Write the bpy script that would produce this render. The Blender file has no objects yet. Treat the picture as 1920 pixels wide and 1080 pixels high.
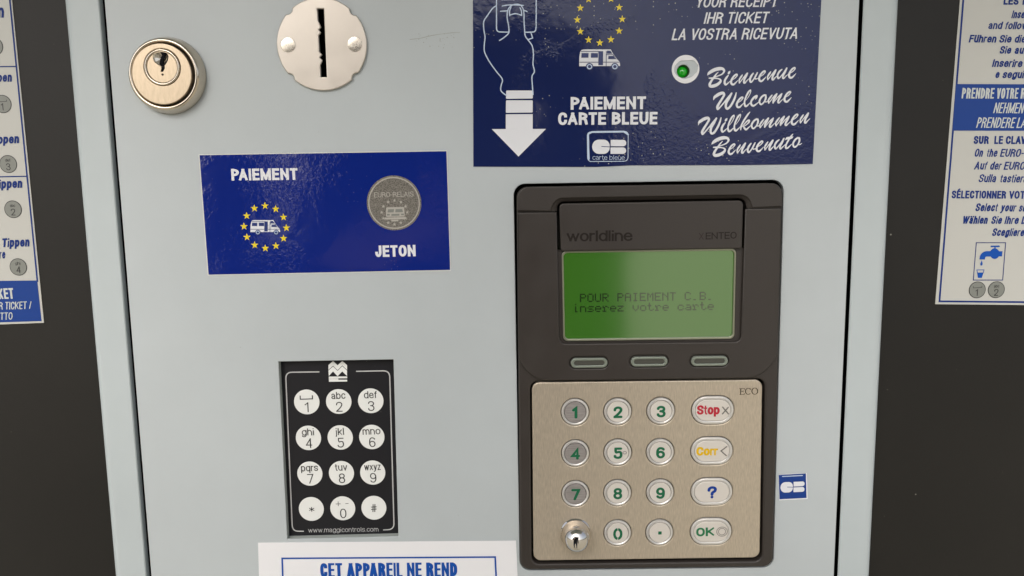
import bpy, bmesh, math, random
from mathutils import Vector, Matrix
random.seed(7)
R = math.radians
sc = bpy.context.scene
col = sc.collection

# ------------------------------------------------------------------ camera, sky, sun, exposure
# The kiosk front is the world plane y = 0 (X right, Z up); the camera stands 36 cm in front of it.
FOC, H0 = 1450.0, 0.36
PITCH, ROLL = R(7.7), -0.0142
camd = bpy.data.cameras.new('camera')
camd.sensor_width = 36; camd.lens = FOC / 1920 * 36
camd.clip_start = 0.01; camd.clip_end = 500
cam = bpy.data.objects.new('camera', camd); col.objects.link(cam)
CAMM = Matrix.Translation((0, -H0, 0)) @ Matrix.Rotation(R(90) - PITCH, 4, 'X') @ Matrix.Rotation(ROLL, 4, 'Z')
cam.matrix_world = CAMM
sc.camera = cam

SUN_EL, SUN_AZ = R(38), R(196)
world = bpy.data.worlds.new('World'); sc.world = world; world.use_nodes = True
wn = world.node_tree; wbg = wn.nodes['Background']
sky = wn.nodes.new('ShaderNodeTexSky'); sky.sky_type = 'NISHITA'; sky.sun_disc = False
sky.sun_elevation = SUN_EL; sky.sun_rotation = SUN_AZ
sky.air_density = 1.0; sky.dust_density = 4.0; sky.ozone_density = 1.0
hs = wn.nodes.new('ShaderNodeHueSaturation'); hs.inputs['Saturation'].default_value = 0.48
wn.links.new(sky.outputs[0], hs.inputs['Color']); wn.links.new(hs.outputs[0], wbg.inputs[0])
wbg.inputs[1].default_value = 0.14
sund = bpy.data.lights.new('sun', 'SUN'); sund.energy = 0.5; sund.angle = R(40); sund.color = (1, 0.97, 0.93)
sun = bpy.data.objects.new('sun', sund); col.objects.link(sun)
sun.rotation_euler = (R(90) - SUN_EL, 0, R(180) - SUN_AZ); sun.location = (0, -3, 3)
sc.view_settings.view_transform = 'Standard'; sc.view_settings.look = 'None'
sc.view_settings.exposure = 0.56

# ------------------------------------------------------------------ helpers: measuring, meshes, objects
def at(px, py, h=0.0):
    """the point of the plane h metres in front of the kiosk face that shows at photo pixel px, py -> (X, Z)"""
    d = CAMM.to_3x3() @ Vector(((px - 960) / FOC, -(py - 540) / FOC, -1))
    o = CAMM.translation
    t = (-h - o.y) / d.y
    p = o + d * t
    return Vector((p.x, p.z))

MATS = {}
def newmat(name, base=(.5, .5, .5), rough=.5, metal=0, spec=.5, coat=0, emit=None, estr=0, coatr=.05):
    m = bpy.data.materials.new(name); m.use_nodes = True
    b = m.node_tree.nodes['Principled BSDF']
    b.inputs['Base Color'].default_value = (*base, 1); b.inputs['Roughness'].default_value = rough
    b.inputs['Metallic'].default_value = metal; b.inputs['Specular IOR Level'].default_value = spec
    b.inputs['Coat Weight'].default_value = coat; b.inputs['Coat Roughness'].default_value = coatr
    if emit: b.inputs['Emission Color'].default_value = (*emit, 1); b.inputs['Emission Strength'].default_value = estr
    MATS[name] = m
    return m
def nd(m, t, **kw):
    n = m.node_tree.nodes.new(t)
    for k, v in kw.items(): setattr(n, k, v)
    return n
def lk(m, a, b): m.node_tree.links.new(a, b)
def bsdf(m): return m.node_tree.nodes['Principled BSDF']
def coords(m, scale=(1, 1, 1)):
    tc = nd(m, 'ShaderNodeTexCoord'); mp = nd(m, 'ShaderNodeMapping'); mp.inputs['Scale'].default_value = scale
    g = nd(m, 'ShaderNodeNewGeometry')
    lk(m, g.outputs['Position'], mp.inputs['Vector'])
    return mp.outputs[0]
def noise(m, vec, scale, detail=3, rough=.5, dist=0):
    n = nd(m, 'ShaderNodeTexNoise'); n.inputs['Scale'].default_value = scale; n.inputs['Detail'].default_value = detail
    n.inputs['Roughness'].default_value = rough; n.inputs['Distortion'].default_value = dist
    lk(m, vec, n.inputs['Vector']); return n.outputs['Fac']
def ramp(m, fac, a, b, ca=(0, 0, 0), cb=(1, 1, 1)):
    r = nd(m, 'ShaderNodeValToRGB'); r.color_ramp.elements[0].position = a; r.color_ramp.elements[1].position = b
    r.color_ramp.elements[0].color = (*ca, 1); r.color_ramp.elements[1].color = (*cb, 1)
    lk(m, fac, r.inputs[0]); return r.outputs[0]
def bump(m, height, strength, dist, sock='Normal'):
    b = nd(m, 'ShaderNodeBump'); b.inputs['Strength'].default_value = strength; b.inputs['Distance'].default_value = dist
    lk(m, height, b.inputs['Height']); lk(m, b.outputs[0], bsdf(m).inputs[sock]); return b
def mixc(m, fac, a, b):
    x = nd(m, 'ShaderNodeMix', data_type='RGBA')
    for s, v in ((0, fac), (6, a), (7, b)):
        if hasattr(v, 'is_output'): lk(m, v, x.inputs[s])
        else: x.inputs[s].default_value = v if s == 0 else (*v, 1)
    return x.outputs[2]
def mul(m, a, b, op='MULTIPLY'):
    x = nd(m, 'ShaderNodeMath', operation=op)
    for s, v in ((0, a), (1, b)):
        if hasattr(v, 'is_output'): lk(m, v, x.inputs[s])
        else: x.inputs[s].default_value = v
    return x.outputs[0]

def paint(name, base, rough, dirt=0.06, peel=.06, coat=.15, lightdust=0):
    m = newmat(name, base, rough, spec=.4, coat=coat, coatr=.25)
    v = coords(m)
    f = ramp(m, noise(m, v, 9, 5, .6), .35, .7)
    dk = tuple(c * (1 - dirt) for c in base); lt = tuple(min(1, c * (1 + dirt * .5)) for c in base)
    c1 = mixc(m, f, lt, dk)
    sp = ramp(m, noise(m, v, 420, 2, .5), .775, .80)          # tiny dust specks
    c2 = mixc(m, mul(m, sp, .35), c1, (.12, .11, .09))
    if lightdust:
        vo = nd(m, 'ShaderNodeTexVoronoi'); vo.inputs['Scale'].default_value = 110; lk(m, v, vo.inputs['Vector'])
        dt = ramp(m, vo.outputs['Distance'], .03, .055, (1, 1, 1), (0, 0, 0))
        c2 = mixc(m, mul(m, dt, ramp(m, noise(m, v, 60, 2), .60, .63)), c2, (.22, .21, .18)); bsdf(m).inputs['Specular IOR Level'].default_value = .3
    lk(m, c2, bsdf(m).inputs['Base Color'])
    bump(m, noise(m, v, 900, 2), peel, .0003)
    return m
paint('door paint', (.462, .502, .518), .40)
paint('post paint', (.455, .505, .52), .38)
paint('side paint', (.0105, .0095, .008), .50, .2, .1, coat=0, lightdust=1)
newmat('gap black', (.006, .006, .008), .8, spec=.1)
newmat('inner wall', (.36, .39, .37), .6)

def vinyl(name, base, peel=1.0, specks=0.0, rough=.10, coat=.3, spec=.5):
    """glossy printed self-adhesive film laid over a pebbled paint: wobbly reflections"""
    m = newmat(name, base, rough, spec=spec, coat=coat, coatr=.04)
    v = coords(m)
    a = noise(m, v, 560, 1.5, .5, .8); b = noise(m, v, 75, 2, .5, .3)
    big = ramp(m, noise(m, v, 24, 3, .55, .8), .46, .60, (.03,) * 3, (.8,) * 3)
    hgt = mul(m, mul(m, a, big), mul(m, b, .7), 'ADD')
    bump(m, hgt, .5 * peel, .00032); bump(m, hgt, .5 * peel, .00032, 'Coat Normal')
    if specks:
        vo = nd(m, 'ShaderNodeTexVoronoi'); vo.inputs['Scale'].default_value = 520; lk(m, v, vo.inputs['Vector'])
        dot = ramp(m, vo.outputs['Distance'], .07, .17, (1, 1, 1), (0, 0, 0))
        msk = ramp(m, noise(m, v, 34, 3), .54, .62)
        c = mixc(m, mul(m, mul(m, dot, msk), specks), base, (.5, .5, .42))
        lk(m, c, bsdf(m).inputs['Base Color'])
    return m
vinyl('navy vinyl', (.010, .018, .082), 1.0, .9, coat=0, spec=.33)
vinyl('blue vinyl', (.005, .018, .19), 1.0, .1, coat=.5)
vinyl('sign white', (.49, .49, .46), .10, 0, .3, 0, .3)
newmat('glue grey', (.27, .27, .24), .7)
newmat('margin white', (.62, .63, .60), .5)
newmat('ink white', (.72, .73, .77), .45, spec=.3)
newmat('ink pale blue', (.50, .60, .76), .35)
newmat('ink yellow', (.78, .60, .015), .35)
newmat('ink blue', (.006, .028, .17), .5, spec=.2)
newmat('ink bright blue', (.005, .07, .36), .5, spec=.2)
newmat('ink navy', (.015, .028, .125), .3)
newmat('ink sign navy', (.013, .03, .16), .3)
newmat('band blue', (.006, .042, .23), .3, spec=.3)
newmat('ink white dull', (.50, .53, .52), .4)
newmat('ink grey', (.20, .21, .19), .4)
newmat('ink dark', (.025, .025, .025), .4)
newmat('sheet white', (.78, .78, .80), .5, spec=.3)

m = newmat('bezel plastic', (.034, .028, .0245), .42, spec=.45)
v = coords(m); bump(m, noise(m, v, 1500, 2), .25, .0001)
lk(m, ramp(m, noise(m, v, 60, 4), .3, .7, (.36,) * 3, (.5,) * 3), bsdf(m).inputs['Roughness'])
newmat('bezel dark', (.018, .015, .013), .5)
newmat('emboss dark', (.016, .012, .010), .6, spec=.2)
newmat('emboss brown', (.022, .014, .012), .6, spec=.2)
newmat('rim metal', (.30, .31, .23), .3, .6)
newmat('slot ink', (.05, .055, .05), .4)
newmat('soft key', (.22, .25, .21), .35, .3)
newmat('soft key core', (.06, .06, .05), .4)

def steel(name, base, rough, sc_, amt=.25, streak=.5, metal=.85, bdist=.00006):
    m = newmat(name, base, rough, metal)
    v = coords(m, sc_)
    n1 = noise(m, v, 1, 4, .6)
    lk(m, mixc(m, ramp(m, n1, .25, .75), tuple(c * (1 - amt) for c in base), tuple(min(1, c * (1 + amt * .6)) for c in base)), bsdf(m).inputs['Base Color'])
    lk(m, ramp(m, n1, .3, .7, (rough - .07,) * 3, (rough + .08,) * 3), bsdf(m).inputs['Roughness'])
    bump(m, n1, streak, bdist)
    return m
steel('brushed plate', (.56, .485, .385), .38, (2400, 1, 260), .24, .5, .55)
newmat('brushed ring', (.66, .645, .62), .30, .5)
steel('worn key', (.40, .37, .36), .38, (120, 1, 2400), .35, .6, .5)  # darker streaked metal: shading on the left key column put into the colour
m = newmat('key face', (.66, .62, .57), .38, .15)
steel('slot plate', (.60, .55, .49), .36, (90, 90, 90), .05, .15, .55)
steel('screw metal', (.72, .67, .58), .24, (200, 1, 200), .15, .2, .9)
steel('lock nickel', (.50, .41, .30), .36, (700, 1, 200), .20, .6, .88)
steel('lock ring', (.62, .55, .46), .17, (60, 60, 60), .05, .1, 1.0)
newmat('chrome', (.66, .63, .60), .045, 1.0)
newmat('digit green', (.012, .13, .06), .5, spec=.2)
newmat('word green', (.006, .16, .06), .45)
newmat('word red', (.45, .012, .035), .45)
newmat('word yellow', (.70, .44, .004), .5, spec=.2)
newmat('word blue', (.008, .045, .28), .5, spec=.2)
newmat('emboss grey', (.22, .21, .20), .35, .6)
newmat('laser brown', (.045, .028, .012), .5)

m = newmat('membrane black', (.011, .011, .014), .42, spec=.35)
v = coords(m); d = ramp(m, noise(m, v, 520, 1), .79, .80)
lk(m, mixc(m, mul(m, d, .3), (.011, .011, .014), (.3, .3, .3)), bsdf(m).inputs['Base Color'])
newmat('membrane white', (.76, .77, .75), .5, spec=.3)
newmat('membrane line', (.50, .50, .50), .42)
newmat('membrane ink', (.02, .02, .02), .45)

m = newmat('coin print', (.2, .19, .17), .3)
v = coords(m); n1 = noise(m, v, 2300, 2, .7)
lk(m, ramp(m, n1, .38, .62, (.075, .068, .06), (.25, .235, .205)), bsdf(m).inputs['Base Color'])
newmat('coin light', (.42, .40, .36), .4)

# LCD: backlit green glass, with gloss on top
m = newmat('screen glass', (.010, .035, .004), .16, spec=.9, emit=(.085, .31, .02), estr=.24, coat=1, coatr=.10); bsdf(m).inputs['Coat IOR'].default_value = 2.05
m = newmat('lcd ink', (.004, .012, .003), .16, spec=.9, coat=1, coatr=.10); bsdf(m).inputs['Coat IOR'].default_value = 2.0
newmat('led green', (.003, .15, .004), .15, emit=(.005, .5, .01), estr=.22, coat=1)
newmat('led wall', (.10, .11, .09), .5)
m = newmat('gravel', (.30, .27, .21), .9)
v = coords(m); lk(m, ramp(m, noise(m, v, 30, 5, .7), .3, .7, (.40, .36, .26), (.58, .53, .41)), bsdf(m).inputs['Base Color'])

def tag(o, label=None, cat=None, group=None, kind=None):
    for k, v in (('label', label), ('category', cat), ('group', group), ('kind', kind)):
        if v: o[k] = v
    return o
WL = {}
def thing(name, label, cat, px=None, h=0, group=None, xy=None):
    o = bpy.data.objects.new(name, None); o.empty_display_size = .01; col.objects.link(o)
    p = at(*px, h) if px else xy
    o.location = (p[0], -h, p[1]); WL[o] = Vector(o.location)
    return tag(o, label, cat, group)
def link(name, me, mat, parent=None, loc=(0, 0, 0), label=None):
    """mesh data in coordinates relative to the world point loc"""
    o = bpy.data.objects.new(name, me)
    if mat is not None and not me.materials: me.materials.append(MATS[mat])
    col.objects.link(o)
    loc = Vector(loc); WL[o] = loc
    if parent is not None: o.parent = parent; o.location = loc - WL[parent]
    else: o.location = loc
    if label: o['label'] = label
    return o
def ctr(pts):
    xs = [p[0] for p in pts]; ys = [p[1] for p in pts]
    return Vector(((min(xs) + max(xs)) / 2, (min(ys) + max(ys)) / 2))
def plate_mesh(loops, h0, h1, bev=0, org=(0, 0), bres=2):
    """prism with holes: loops of (X, Z), first the outside; from height h0 to h1; rounded front edge"""
    cu = bpy.data.curves.new('tmp', 'CURVE'); cu.dimensions = '2D'; cu.fill_mode = 'BOTH'
    for lp in loops:
        s = cu.splines.new('POLY'); s.points.add(len(lp) - 1)
        for i, p in enumerate(lp): s.points[i].co = ((p[0] - org[0]) * 1000, (p[1] - org[1]) * 1000, 0, 1)
        s.use_cyclic_u = True
    th = (h1 - h0) * 1000; b = min(bev * 1000, th * .49)
    cu.extrude = th / 2 - b; cu.bevel_depth = b; cu.bevel_resolution = bres; cu.offset = -b
    o = bpy.data.objects.new('tmp', cu)
    col.objects.link(o); dg = bpy.context.evaluated_depsgraph_get()
    me = bpy.data.meshes.new_from_object(o.evaluated_get(dg)); bpy.data.objects.remove(o); bpy.data.curves.remove(cu)
    me.materials.clear()
    for v in me.vertices:
        x, y, z = v.co; v.co = (x / 1000, -(z / 1000 + (h0 + h1) / 2), y / 1000)
    bm = bmesh.new(); bm.from_mesh(me)
    bmesh.ops.remove_doubles(bm, verts=bm.verts, dist=1e-7)
    bmesh.ops.recalc_face_normals(bm, faces=bm.faces)
    bm.to_mesh(me); bm.free()
    return me
def plate(name, loops, h0, h1, mat, parent=None, bev=0, label=None, bres=2):
    c = ctr(loops[0])
    return link(name, plate_mesh(loops, h0, h1, bev, c, bres), mat, parent, (c[0], 0, c[1]), label)
def rrect(c, r, n=7):
    """quad corners (any order round) with rounded corners radius r (float or list)"""
    out = []; N = len(c)
    for i in range(N):
        p0, p, p1 = Vector(c[i - 1][:2]), Vector(c[i][:2]), Vector(c[(i + 1) % N][:2])
        rr = r[i] if isinstance(r, (list, tuple)) else r
        if rr <= 0: out.append(p); continue
        a = p + (p0 - p).normalized() * rr; b = p + (p1 - p).normalized() * rr
        for k in range(n + 1):
            t = k / n; q = .5523
            c1 = a.lerp(p, q); c2 = b.lerp(p, q)
            out.append(a * (1 - t)**3 + c1 * 3 * t * (1 - t)**2 + c2 * 3 * t * t * (1 - t) + b * t**3)
    return out
def pq(pts, h=0): return [at(x, y, h) for x, y in pts]
def circ(c, r, n=40, ry=None, a0=0):
    return [Vector((c[0] + r * math.cos(a0 + 2 * math.pi * i / n), c[1] + (ry or r) * math.sin(a0 + 2 * math.pi * i / n))) for i in range(n)]
def pill(c, w, hh, n=10):
    r = hh / 2; out = []
    for s, a in ((1, -90), (-1, 90)):
        for i in range(n + 1):
            t = R(a + 180 * i / n)
            out.append(Vector((c[0] + s * (w / 2 - r) + r * math.cos(t), c[1] + r * math.sin(t))))
    return out
def lathe_mesh(prof, n=64):
    """profile of (radius, height) turned about the axis that points out of the kiosk"""
    bm = bmesh.new(); rings = []
    for r, h in prof:
        if r < 1e-7: rings.append([bm.verts.new((0, -h, 0))])
        else: rings.append([bm.verts.new((r * math.cos(2 * math.pi * i / n), -h, r * math.sin(2 * math.pi * i / n))) for i in range(n)])
    for a, b in zip(rings, rings[1:]):
        for i in range(n):
            j = (i + 1) % n
            if len(a) == 1 and len(b) == 1: continue
            if len(a) == 1: f = (a[0], b[i], b[j])
            elif len(b) == 1: f = (a[i], a[j], b[0])
            else: f = (a[i], a[j], b[j], b[i])
            bm.faces.new(f).smooth = True
    bmesh.ops.recalc_face_normals(bm, faces=bm.faces)
    me = bpy.data.meshes.new('lathe'); bm.to_mesh(me); bm.free()
    return me
def autosmooth(me, deg=35):
    bm = bmesh.new(); bm.from_mesh(me)
    for f in bm.faces: f.normal_update(); f.smooth = abs(f.normal.y) < .999
    for e in bm.edges:
        if len(e.link_faces) == 2 and e.calc_face_angle(0) > R(deg): e.smooth = False
    bm.to_mesh(me); bm.free(); return me
def box_mesh(x0, x1, h0, h1, z0, z1, bev=0, org=(0, 0, 0), seg=3, edges='all'):
    bm = bmesh.new(); bmesh.ops.create_cube(bm, size=1)
    for v in bm.verts:
        v.co = (x0 + (v.co.x + .5) * (x1 - x0) - org[0], -(h0 + (.5 - v.co.y) * (h1 - h0)) - org[1], z0 + (v.co.z + .5) * (z1 - z0) - org[2])
    if bev: bmesh.ops.bevel(bm, geom=list(bm.edges), offset=bev, segments=seg, affect='EDGES', profile=.5)
    bmesh.ops.recalc_face_normals(bm, faces=bm.faces)
    me = bpy.data.meshes.new('box'); bm.to_mesh(me); bm.free()
    return autosmooth(me)

# ------------------------------------------------------------------ lettering: glyph skeletons drawn with a flat pen
# x 0..1 across the letter box, y 0..1 from baseline to cap line; * = fully rounded corner; z = closed
U = {
'A': (.95, '0,0 .5,1 1,0;.2,.3 .8,.3'), 'B': (.86, '0,0 0,1 .9,1* .9,.54* 0,.54;.5,.54 1,.54* 1,0* 0,0'),
'C': (.86, '1,.76 1,1* 0,1* 0,0* 1,0* 1,.26'), 'D': (.88, '0,0 0,1 1,1* 1,0* 0,0z'), 'E': (.76, '1,1 0,1 0,0 1,0;0,.52 .92,.52'),
'F': (.72, '1,1 0,1 0,0;0,.52 .9,.52'), 'G': (.9, '1,.78 1,1* 0,1* 0,0* 1,0* 1,.48;1,.48 .55,.48'),
'H': (.88, '0,0 0,1;1,0 1,1;0,.52 1,.52'), 'I': (.26, '.5,0 .5,1'), 'J': (.72, '1,1 1,0* 0,0* 0,.32'),
'K': (.9, '0,0 0,1;1,1 .05,.38;.32,.55 1,0'), 'L': (.7, '0,1 0,0 1,0'), 'M': (1.1, '0,0 0,1 .5,.05 1,1 1,0'),
'N': (.9, '0,0 0,1 1,0 1,1'), 'O': (.9, '.5,1 1,1* 1,0* 0,0* 0,1* .5,1z'), 'P': (.82, '0,0 0,1 1,1* 1,.46* 0,.46'),
'Q': (.9, '.5,1 1,1* 1,0* 0,0* 0,1* .5,1z;.6,.25 1,-.05'), 'R': (.88, '0,0 0,1 .95,1* .95,.5* 0,.5;.5,.5 .9,.5* .95,.1 1,0'),
'S': (.84, '1,.79 1,1* 0,1* 0,.55* 1,.47* 1,0* 0,0* 0,.22'), 'T': (.82, '0,1 1,1;.5,0 .5,1'), 'U': (.88, '0,1 0,0* 1,0* 1,1'),
'V': (.88, '0,1 .5,0 1,1'), 'W': (1.25, '0,1 .27,0 .5,.95 .73,0 1,1'), 'X': (.88, '0,0 1,1;0,1 1,0'), 'Y': (.86, '0,1 .5,.45 1,1;.5,.45 .5,0'),
'Z': (.8, '0,1 1,1 0,0 1,0'),
'a': (.72, '.05,.6 .05,.75* .9,.75* .9,0;.9,.42 0,.42* 0,0* .9,.02* .9,.3'), 'b': (.76, '0,0 0,1;0,.38 0,.75* 1,.75* 1,0* 0,0* 0,.38'),
'c': (.70, '1,.57 1,.75* 0,.75* 0,0* 1,0* 1,.19'), 'd': (.76, '1,0 1,1;1,.38 1,.75* 0,.75* 0,0* 1,0* 1,.38'),
'e': (.74, '0,.4 1,.4 1,.75* 0,.75* 0,0* 1,0* 1,.15'), 'f': (.44, '.4,0 .4,1* 1,1;0,.72 .95,.72'),
'g': (.76, '1,.75 1,-.26* 0,-.26* 0,-.1;1,.38 1,.75* 0,.75* 0,0* 1,0* 1,.38'), 'h': (.74, '0,0 0,1;0,.4 0,.75* 1,.75* 1,0'),
'i': (.24, '.5,0 .5,.66;.5,.985 .5,1'), 'j': (.3, '.6,.66 .6,-.26* 0,-.26;.6,.985 .6,1'), 'k': (.72, '0,0 0,1;.95,.74 .05,.3;.3,.44 1,0'),
'l': (.24, '.5,0 .5,1'), 'm': (1.1, '0,0 0,.74;0,.5 0,.75* .5,.75* .5,0;.5,.5 .5,.75* 1,.75* 1,0'), 'n': (.72, '0,0 0,.74;0,.45 0,.75* 1,.75* 1,0'),
'o': (.76, '.5,.75 1,.75* 1,0* 0,0* 0,.75* .5,.75z'), 'p': (.76, '0,-.28 0,.74;0,.38 0,.75* 1,.75* 1,0* 0,0* 0,.38'),
'q': (.76, '1,-.28 1,.74;1,.38 1,.75* 0,.75* 0,0* 1,0* 1,.38'), 'r': (.48, '0,0 0,.74;0,.45 0,.75* 1,.72'),
's': (.68, '1,.59 1,.75* 0,.75* 0,.41* 1,.36* 1,0* 0,0* 0,.16'), 't': (.44, '.4,.95 .4,0* 1,0;0,.72 .95,.72'),
'u': (.72, '1,0 1,.74;1,.3 1,0* 0,0* 0,.74'), 'v': (.72, '0,.74 .5,0 1,.74'), 'w': (1.06, '0,.74 .26,0 .5,.68 .74,0 1,.74'),
'x': (.72, '0,0 1,.74;0,.74 1,0'), 'y': (.72, '0,.74 .5,.02;1,.74 .35,-.28* .02,-.28'), 'z': (.66, '0,.74 1,.74 0,0 1,0'),
'0': (.76, '.5,1 1,1* 1,0* 0,0* 0,1* .5,1z'), '1': (.5, '.75,0 .75,1 .05,.78'), '2': (.76, '0,.72 0,1* 1,1* 1,.5* 0,.02 0,0 1,0'),
'3': (.76, '.02,.8 .02,1* .95,1* .95,.54* .4,.54;.4,.54 1,.54* 1,0* 0,0* 0,.22'), '4': (.8, '.78,0 .78,1 0,.28 1,.28'),
'5': (.76, '.95,1 .12,1 .05,.52* .6,.66* 1,.6* 1,0* 0,0* 0,.2'), '6': (.76, '.95,.85 .9,1* 0,1* 0,0* 1,0* 1,.6* 0,.6* 0,.3'),
'7': (.76, '0,1 1,1 .35,0'), '8': (.76, '.5,1 .95,1* .95,.54* .05,.54* .05,1* .5,1z;.5,.54 1,.54* 1,0* 0,0* 0,.54* .5,.54z'),
'9': (.76, '.05,.15 .1,0* 1,0* 1,1* 0,1* 0,.4* 1,.4* 1,.7'), '*': (.6, '.5,.2 .5,.8;.1,.34 .9,.66;.1,.66 .9,.34'), '+': (.6, '.5,.2 .5,.7;0,.45 1,.45'),
'-': (.45, '0,.42 1,.42'), '#': (.8, '.25,0 .4,1;.62,0 .77,1;0,.34 .95,.34;.05,.66 1,.66'), '.': (.24, '.5,0 .5,.04'), '/': (.5, '0,0 1,1'),
'?': (.72, '0,.7 0,1* 1,1* 1,.6* .48,.5* .48,.28;.48,0 .48,.03'), ' ': (.34, ''),
}
U['É'] = (.76, U['E'][1] + ';.35,1.22 .7,1.36'); U['ü'] = (.72, U['u'][1] + ';0,.99 0,1;1,.99 1,1'); U['ä'] = (.72, U['a'][1] + ';0,.99 0,1;1,.99 1,1')
_cache = {}
def skel(s):
    if s in _cache: return _cache[s]
    out = []
    for st in s.split(';'):
        if not st: continue
        closed = st.endswith('z'); st = st.rstrip('z'); P = []
        for tk in st.split():
            rd = tk.endswith('*'); x, y = tk.rstrip('*').split(','); P.append((Vector((float(x), float(y))), rd))
        pts = []
        for i, (p, rd) in enumerate(P):
            if rd and 0 < i < len(P) - 1:
                a0, a1 = P[i - 1]; b0, b1 = P[i + 1]
                a = p.lerp(a0, .5 if a1 else .92); b = p.lerp(b0, .5 if b1 else .92)
                # keep bowls round: limit along the long direction
                for w_, o_ in ((a, a0), (b, b0)):
                    L = (w_ - p).length; mx = .42
                    if L > mx and abs((o_ - p).y) > abs((o_ - p).x): w_.xy = (p + (w_ - p) * (mx / L)).xy
                n = 6
                for k in range(n + 1):
                    t = k / n; c1 = a.lerp(p, .56); c2 = b.lerp(p, .56)
                    pts.append(a * (1 - t)**3 + c1 * 3 * t * (1 - t)**2 + c2 * 3 * t * t * (1 - t) + b * t**3)
            else: pts.append(p.copy())
        q = [pts[0]]
        for p in pts[1:]:
            if (p - q[-1]).length > 1e-3: q.append(p)
        if closed and (q[0] - q[-1]).length < 1e-3: q.pop()
        out.append((q, closed))
    _cache[s] = out
    return out
class Ink:
    """flat ink: quads collected in (X, Z, lift)"""
    def __init__(s, h): s.v = []; s.f = []; s.h = h; s.k = 0
    def ribbon(s, P, W, closed=False, cap=True, anis=(1, 1), round_=False, lim=None, xf=None):
        """P points, W widths; pen anisotropy scales the offset in X / Z; lim clips to the letter box"""
        n = len(P)
        if n < 2: return
        P = [Vector(p) for p in P]; xf = xf or (lambda q: q)
        if lim:                                   # letters: sharp corners are cut into butted strokes
            if closed: P.append(P[0].copy()); W = list(W) + [W[0]]; n += 1
            for i in range(1, n - 1):
                if (P[i] - P[i - 1]).normalized().dot((P[i + 1] - P[i]).normalized()) < .55:
                    s.ribbon(P[:i + 1], W[:i + 1], False, cap, anis, False, lim, xf); s.ribbon(P[i:], W[i:], False, cap, anis, False, lim, xf); return
            if closed: P.pop(); W = W[:-1]; n -= 1
        if cap and not closed and not round_:
            d = (P[0] - P[1]).normalized(); P[0] = P[0] + Vector((d.x * anis[0], d.y * anis[1])) * W[0] / 2
            d = (P[-1] - P[-2]).normalized(); P[-1] = P[-1] + Vector((d.x * anis[0], d.y * anis[1])) * W[-1] / 2
        h = s.h + s.k * 5e-6; s.k = (s.k + 1) % 14; base = len(s.v)
        for i in range(n):
            a = P[i] - P[i - 1] if (i > 0 or closed) else None; b = P[(i + 1) % n] - P[i] if (i < n - 1 or closed) else None
            if a is None: t = b.normalized(); m_ = 1
            elif b is None: t = a.normalized(); m_ = 1
            else:
                a = a.normalized(); b = b.normalized(); t = a + b
                if t.length < 1e-3: t = b.copy()
                t.normalize(); m_ = 1 / max(.30 if lim else .45, t.dot(b))
            nn = Vector((-t.y * anis[0], t.x * anis[1])) * W[i] / 2 * m_
            hh = h + 4e-6 * i / n
            for q in (P[i] + nn, P[i] - nn):
                if lim: q = Vector((min(max(q.x, lim[0]), lim[1]), min(max(q.y, lim[2]), lim[3])))
                q = xf(q); s.v.append((q.x, -hh, q.y))
        for i in range(n if closed else n - 1):
            j = (i + 1) % n; s.f.append((base + 2 * i, base + 2 * j, base + 2 * j + 1, base + 2 * i + 1))
        if round_ and not closed:
            for e in (0, -1): s.poly([xf(q) for q in circ(P[e], W[e] / 2 * anis[0], 12, W[e] / 2 * anis[1])])
    def poly(s, P):
        h = s.h + s.k * 5e-6; s.k = (s.k + 1) % 14; b = len(s.v)
        s.v += [(p[0], -h, p[1]) for p in P]; s.f.append(tuple(range(b, b + len(P))))
    def obj(s, name, mat, parent, label=None):
        xs = [v[0] for v in s.v]; zs = [v[2] for v in s.v]; c = Vector(((min(xs) + max(xs)) / 2, 0, (min(zs) + max(zs)) / 2))
        me = bpy.data.meshes.new(name); me.from_pydata([Vector(v) - c for v in s.v], [], s.f)
        bm = bmesh.new(); bm.from_mesh(me)
        bmesh.ops.triangulate(bm, faces=[f for f in bm.faces if len(f.verts) > 4])
        for f in bm.faces:
            f.normal_update()
            if f.normal.y > 0: f.normal_flip()
        bm.to_mesh(me); bm.free()
        return link(name, me, mat, parent, c, label)
def write(ink, s, p0, p1, cap, t=.16, slant=0, gap=.16, th=None, h=None, round_=False, gaps=None):
    """s between photo pixels p0 and p1 (ends of the baseline), cap = capital height in photo pixels"""
    hh = ink.h if h is None else h
    A, B = at(*p0, hh), at(*p1, hh); C = at(p0[0], p0[1] - cap, hh)
    put(ink, s, A, B, (C - A).length, t, slant, gap, th, round_)
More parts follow.
